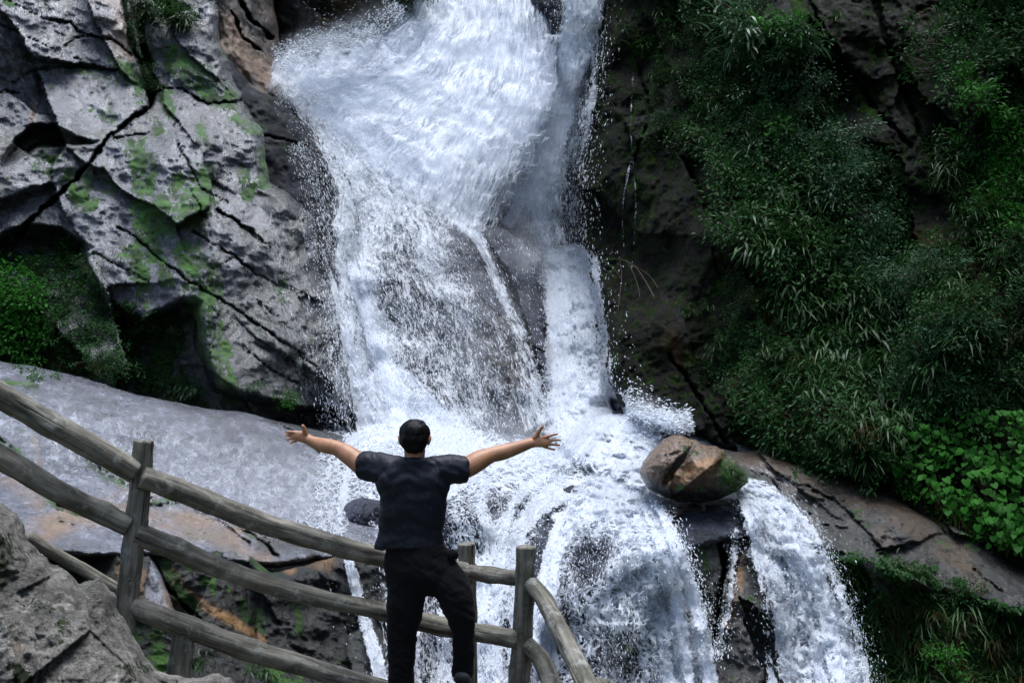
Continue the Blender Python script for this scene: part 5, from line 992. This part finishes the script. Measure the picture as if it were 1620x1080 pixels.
class Body:
    """closed tapered rings gathered in one bmesh, fused by voxel remesh into one continuous surface"""
    def __init__(s): s.bm = bmesh.new()
    def ring_tube(s, rings, nr=20):
        vs_ = []
        for c, a, b in rings:
            vs_.append([s.bm.verts.new(c+a*math.cos(t)+b*math.sin(t)) for t in [k/nr*2*math.pi for k in range(nr)]])
        for r0, r1 in zip(vs_[:-1], vs_[1:]):
            for k in range(nr): s.bm.faces.new((r0[k], r0[(k+1) % nr], r1[(k+1) % nr], r1[k]))
        s.bm.faces.new(vs_[0][::-1]); s.bm.faces.new(vs_[-1])
    def limb(s, pts, nr=20, flat=1., up=None, n=None, ball=True):
        """pts (px,py,radius px,extra depth m); flat scales the thickness along the view"""
        A = np.array([[*P(p[0], p[1], BD+p[3]), p[2]*BD/F] for p in pts]); m = n or max(6, len(pts)*6); A = catmull(A, m)
        c = A[:, :3]; r = A[:, 3]; T = np.gradient(c, axis=0); T /= np.linalg.norm(T, axis=1)[:, None]
        view = np.array([0, 1, .0]); rings = []
        if ball:
            k = 5
            pre = [(c[0]-T[0]*r[0]*math.cos(a), T[0], r[0]*math.sin(a)) for a in np.linspace(.15, math.pi/2, k)[:-1]]
            post = [(c[-1]+T[-1]*r[-1]*math.cos(a), T[-1], r[-1]*math.sin(a)) for a in np.linspace(math.pi/2, .15, k)[1:]]
            seq = pre+[(c[i], T[i], r[i]) for i in range(m)]+post
        else: seq = [(c[i], T[i], r[i]) for i in range(m)]
        for cc, t, rr in seq:
            a = np.cross(t, view); a /= np.linalg.norm(a); b = np.cross(a, t); b /= np.linalg.norm(b)
            rings.append((Vector(cc), Vector(a)*rr, Vector(b)*rr*flat))
        s.ring_tube(rings, nr)
    def hring(s, rows, nr=40, sq=1.0):
        """rows (py, xl, xr, half depth m, depth offset m): horizontal sections"""
        A = catmull([(a, b, c, d, e) for a, b, c, d, e in rows], len(rows)*5); vs_ = []
        for py, xl, xr, hd, off in A:
            c = PV((xl+xr)/2, py, BD+off); rx = (xr-xl)/2*BD/F
            ring = []
            for k in range(nr):
                t = k/nr*2*math.pi; cx, sx = math.cos(t), math.sin(t)
                ring.append(s.bm.verts.new(c+Vector((rx*math.copysign(abs(cx)**sq, cx), hd*math.copysign(abs(sx)**sq, sx), 0))))
            vs_.append(ring)
        for r0, r1 in zip(vs_[:-1], vs_[1:]):
            for k in range(nr): s.bm.faces.new((r0[k], r0[(k+1) % nr], r1[(k+1) % nr], r1[k]))
        s.bm.faces.new(vs_[0][::-1]); s.bm.faces.new(vs_[-1])
    def ellipsoid(s, c, rx, ry, rz, rot=None):
        r = bmesh.ops.create_icosphere(s.bm, subdivisions=3, radius=1); mtx = Matrix.Translation(c) @ (rot or Matrix.Identity(4)) @ Matrix.Diagonal((rx, ry, rz, 1))
        bmesh.ops.transform(s.bm, matrix=mtx, verts=r['verts'])
    def build(s, name, mat, parent=None, voxel=.008, sm=3, fold=None):
        me = bpy.data.meshes.new(name+'_raw'); bmesh.ops.recalc_face_normals(s.bm, faces=s.bm.faces); s.bm.to_mesh(me); s.bm.free()
        t = bpy.data.objects.new(name, me); C.objects.link(t)
        m = t.modifiers.new('r', 'REMESH'); m.mode = 'VOXEL'; m.voxel_size = voxel; m.use_smooth_shade = True
        if sm: k = t.modifiers.new('s', 'SMOOTH'); k.factor = .5; k.iterations = sm
        bpy.context.view_layer.update()
        ev = t.evaluated_get(bpy.context.evaluated_depsgraph_get()); nm = bpy.data.meshes.new_from_object(ev); nm.name = name
        bpy.data.objects.remove(t); 
        if fold:
            co = np.zeros(len(nm.vertices)*3, np.float32); nm.vertices.foreach_get('co', co); co = co.reshape(-1, 3)
            no = np.zeros(len(nm.vertices)*3, np.float32); nm.vertices.foreach_get('normal', no); no = no.reshape(-1, 3)
            co += no*fold(co)[:, None]; nm.vertices.foreach_set('co', co.ravel().astype(np.float32))
        nm.polygons.foreach_set('use_smooth', np.ones(len(nm.polygons), bool)); nm.materials.clear(); nm.materials.append(mat); nm.update()
        o = bpy.data.objects.new(name, nm); C.objects.link(o); o.parent = parent; return o
S = BD/F
b = Body()
# head, neck, ears, face
hc = PV(656, 692, BD-.05)
b.ellipsoid(hc+Vector((0, 0, .012)), .073, .092, .098); b.ellipsoid(hc+Vector((0, .035, -.045)), .060, .062, .070)
b.ellipsoid(hc+Vector((0, .10, -.03)), .013, .018, .022)                      # nose
b.ellipsoid(hc+Vector((0, .082, -.062)), .024, .014, .009)                     # mouth
for sx in (-1, 1):
    b.ellipsoid(hc+Vector((sx*.030, .082, .0)), .013, .010, .009)              # eyes
    b.ellipsoid(hc+Vector((sx*.090, .0, -.016)), .010, .018, .033, Matrix.Rotation(sx*.25, 4, 'Y'))   # ears
b.limb([(656, 700, 17, -.04), (656, 716, 16.5, -.045), (656, 728, 15, -.055)], flat=1.0)
b.hring([(744, 630, 682, .05, 0), (765, 612, 698, .08, 0), (800, 614, 694, .09, 0), (860, 622, 692, .08, 0), (900, 624, 706, .08, 0)])
# arms: upper arm, forearm tapering to the wrist
LA = [(606, 744, 14, 0), (578, 738, 16, .03), (552, 720, 15, .08), (533, 709, 12.2, .12), (516, 705, 12.2, .15), (502, 701, 10.2, .18), (489, 696, 8.0, .20)]
RA = [(700, 744, 14, 0), (733, 741, 16.5, .03), (758, 728, 16.2, .07), (777, 719.5, 12.6, .10), (796, 715, 12.6, .12), (818, 708, 10.6, .14), (838, 701, 8.6, .15)]
b.limb(LA); b.limb(RA)
# hands
def finger(pts): b.limb(pts, nr=10, n=12)
b.limb([(490, 695.5, 7.8, .2), (481, 691.5, 9.0, .2), (471, 689, 8.6, .2), (466, 688.5, 7.6, .2)], flat=.5)
finger([(484, 688, 4.2, .2), (482, 680.5, 3.6, .19), (480, 674.5, 2.9, .18), (478.6, 672.8, 2.3, .18)])
finger([(468, 684.5, 2.9, .2), (461, 683.2, 2.6, .19), (456, 683, 2.2, .18), (453.6, 683.5, 1.8, .18)])
finger([(467, 688.6, 2.9, .2), (459, 687.6, 2.6, .19), (454, 687.6, 2.2, .175), (452, 689, 1.8, .17)])
finger([(467, 692.2, 2.8, .2), (460, 693, 2.5, .19), (455.6, 694.2, 2.1, .175), (454.4, 696, 1.8, .17)])
finger([(469, 696, 2.7, .2), (463.6, 698, 2.4, .19), (460.4, 700, 2., .18), (459.6, 701.5, 1.7, .175)])
b.limb([(838, 701, 8.4, .15), (846, 698.5, 9.4, .15), (855, 698, 9.8, .15), (862, 698.6, 8.8, .15)], flat=.45)
finger([(846, 692, 4.2, .15), (851, 684.5, 3.5, .15), (855.5, 678.4, 2.8, .145), (858, 674.8, 2.3, .14)])
finger([(860, 692, 2.9, .15), (868, 689.6, 2.5, .15), (876, 687.2, 2.2, .15), (881.8, 686.2, 1.8, .15)])
finger([(862, 696.6, 2.9, .15), (870, 696.4, 2.5, .15), (879, 695.8, 2.2, .15), (886.6, 695.6, 1.8, .15)])
finger([(862, 701.6, 2.8, .15), (870, 702.6, 2.4, .15), (878, 703.2, 2.1, .15), (885, 703.6, 1.7, .15)])
finger([(860, 705.8, 2.6, .15), (867, 708.4, 2.2, .15), (873, 710, 1.9, .15), (878, 710.8, 1.6, .15)])
# legs under the trousers
b.limb([(640, 905, 17, 0), (636, 980, 14, 0), (634, 1050, 11, 0), (634, 1094, 9, 0)]); b.limb([(698, 905, 17, 0), (718, 940, 15, -.04), (730, 975, 13, -.03), (733, 1030, 11, .0), (733, 1064, 9, .02)])
body = b.build('person', M['skin'], voxel=.0042, sm=3)
tag(body, 'person seen from behind in dark t-shirt and black trousers, arms flung wide', 'person')
# short black hair
b = Body(); b.ellipsoid(hc+Vector((0, -.012, .026)), .094, .108, .086); b.ellipsoid(hc+Vector((0, -.034, -.014)), .088, .080, .076); b.ellipsoid(hc+Vector((0, -.046, -.056)), .066, .050, .046)
b.ellipsoid(hc+Vector((.01, .05, .045)), .078, .07, .060)
b.build('hair', M['hair'], body, .006, 3, lambda c: .006*fbm(c*np.array([30, 30, 12.]), 3)+.002*fbm(c*np.array([160, 160, 50.]), 2))
# t-shirt
b = Body()
b.hring([(725, 641, 673, .055, -.05), (729, 632, 682, .075, -.045), (735, 616, 696, .095, -.03), (748, 600, 708, .115, -.02), (764, 596, 712, .128, -.02), (790, 602, 706, .128, -.02), (815, 602, 702, .122, -.01), (840, 600, 701, .120, 0), (858, 596, 703, .122, .0), (867, 593, 704, .126, 0)])
b.limb([(640, 741, 17, -.02), (610, 741, 23, -.01), (585, 739, 22.5, .02), (571, 737.5, 21, .04)], flat=.85, ball=False)
b.limb([(672, 742, 17, -.02), (700, 743, 23, -.01), (722, 743, 22, .02), (736.5, 742, 20.5, .035)], flat=.85, ball=False)
PX0 = P(652, 800, BD)
def folds(c):
    x = c[:, 0]-PX0[0]; z = c[:, 2]-PX0[2]; k = .35*np.abs(x)
    a = fbm(np.stack([x*3.0, c[:, 1]*2, (z+k)*6.0], -1), 3)*.018
    e = np.exp(-((z-.20)/.07)**2)*np.sin((z+.35*x+.5*x*x)*60+4*fbm(np.stack([x*6, x*0, z*3], -1)+7, 2)+fbm(np.stack([x*4, x*0, z*4], -1), 2)*3)*.0038
    r = fbm(np.stack([x*16+z*6, c[:, 1]*4, (z-x*.3)*7.0], -1)+5, 3, .5, True)*.0045
    return a+e+r
b.build('t_shirt', M['shirt'], body, .007, 2, folds)
# trousers
b = Body()
b.hring([(861, 611, 704, .110, 0), (875, 609, 711, .118, -.005), (895, 609, 722, .128, -.01), (915, 610, 733, .128, -.01), (932, 612, 740, .110, 0), (942, 616, 736, .08, 0)])
b.limb([(644, 905, 31, 0), (643, 935, 31, 0), (641, 965, 28.5, 0), (636.5, 1000, 24, 0), (635, 1040, 21.5, 0), (634.5, 1080, 20.5, 0), (634.5, 1104, 21, 0)], flat=.95, ball=False)
b.limb([(696, 905, 30, 0), (712, 925, 30, -.03), (722, 948, 27, -.05), (729.5, 975, 22, -.04), (732.5, 1005, 18.5, -.01), (732.5, 1040, 17.5, .02), (732, 1068, 17.5, .03)], flat=.95, ball=False)
b.ellipsoid(PV(716, 876, BD-.03), .036, .05, .030)
def tfold(c):
    x = c[:, 0]-PX0[0]; z = c[:, 2]-PX0[2]
    return fbm(np.stack([x*7, c[:, 1]*5, z*13+x*6], -1)+9, 3)*.010+fbm(np.stack([x*5, x*0, z*22-x*14], -1)+2, 2, .5, True)*.002
b.build('trousers', M['trousers'], body, .007, 2, tfold)
b = Body(); b.limb([(636, 1100, 14, -.03), (636, 1108, 15, .05), (636, 1108, 12, .16)], flat=.6); b.build('shoe', M['shoe'], body, .006, 2)
b = Body(); b.limb([(731, 1070, 13, -.02), (731, 1075, 14, .05), (731, 1075, 11, .15)], flat=.6); b.build('shoe', M['shoe'], body, .006, 2)
stone('rock', [(690, 1090), (705, 1083), (760, 1083), (780, 1092), (784, 1120), (686, 1120)], 6.15, .28, M['rock_near'], 41, 'low grey stone step under the raised foot of the person', 'stone', warp=2, amp=.02)
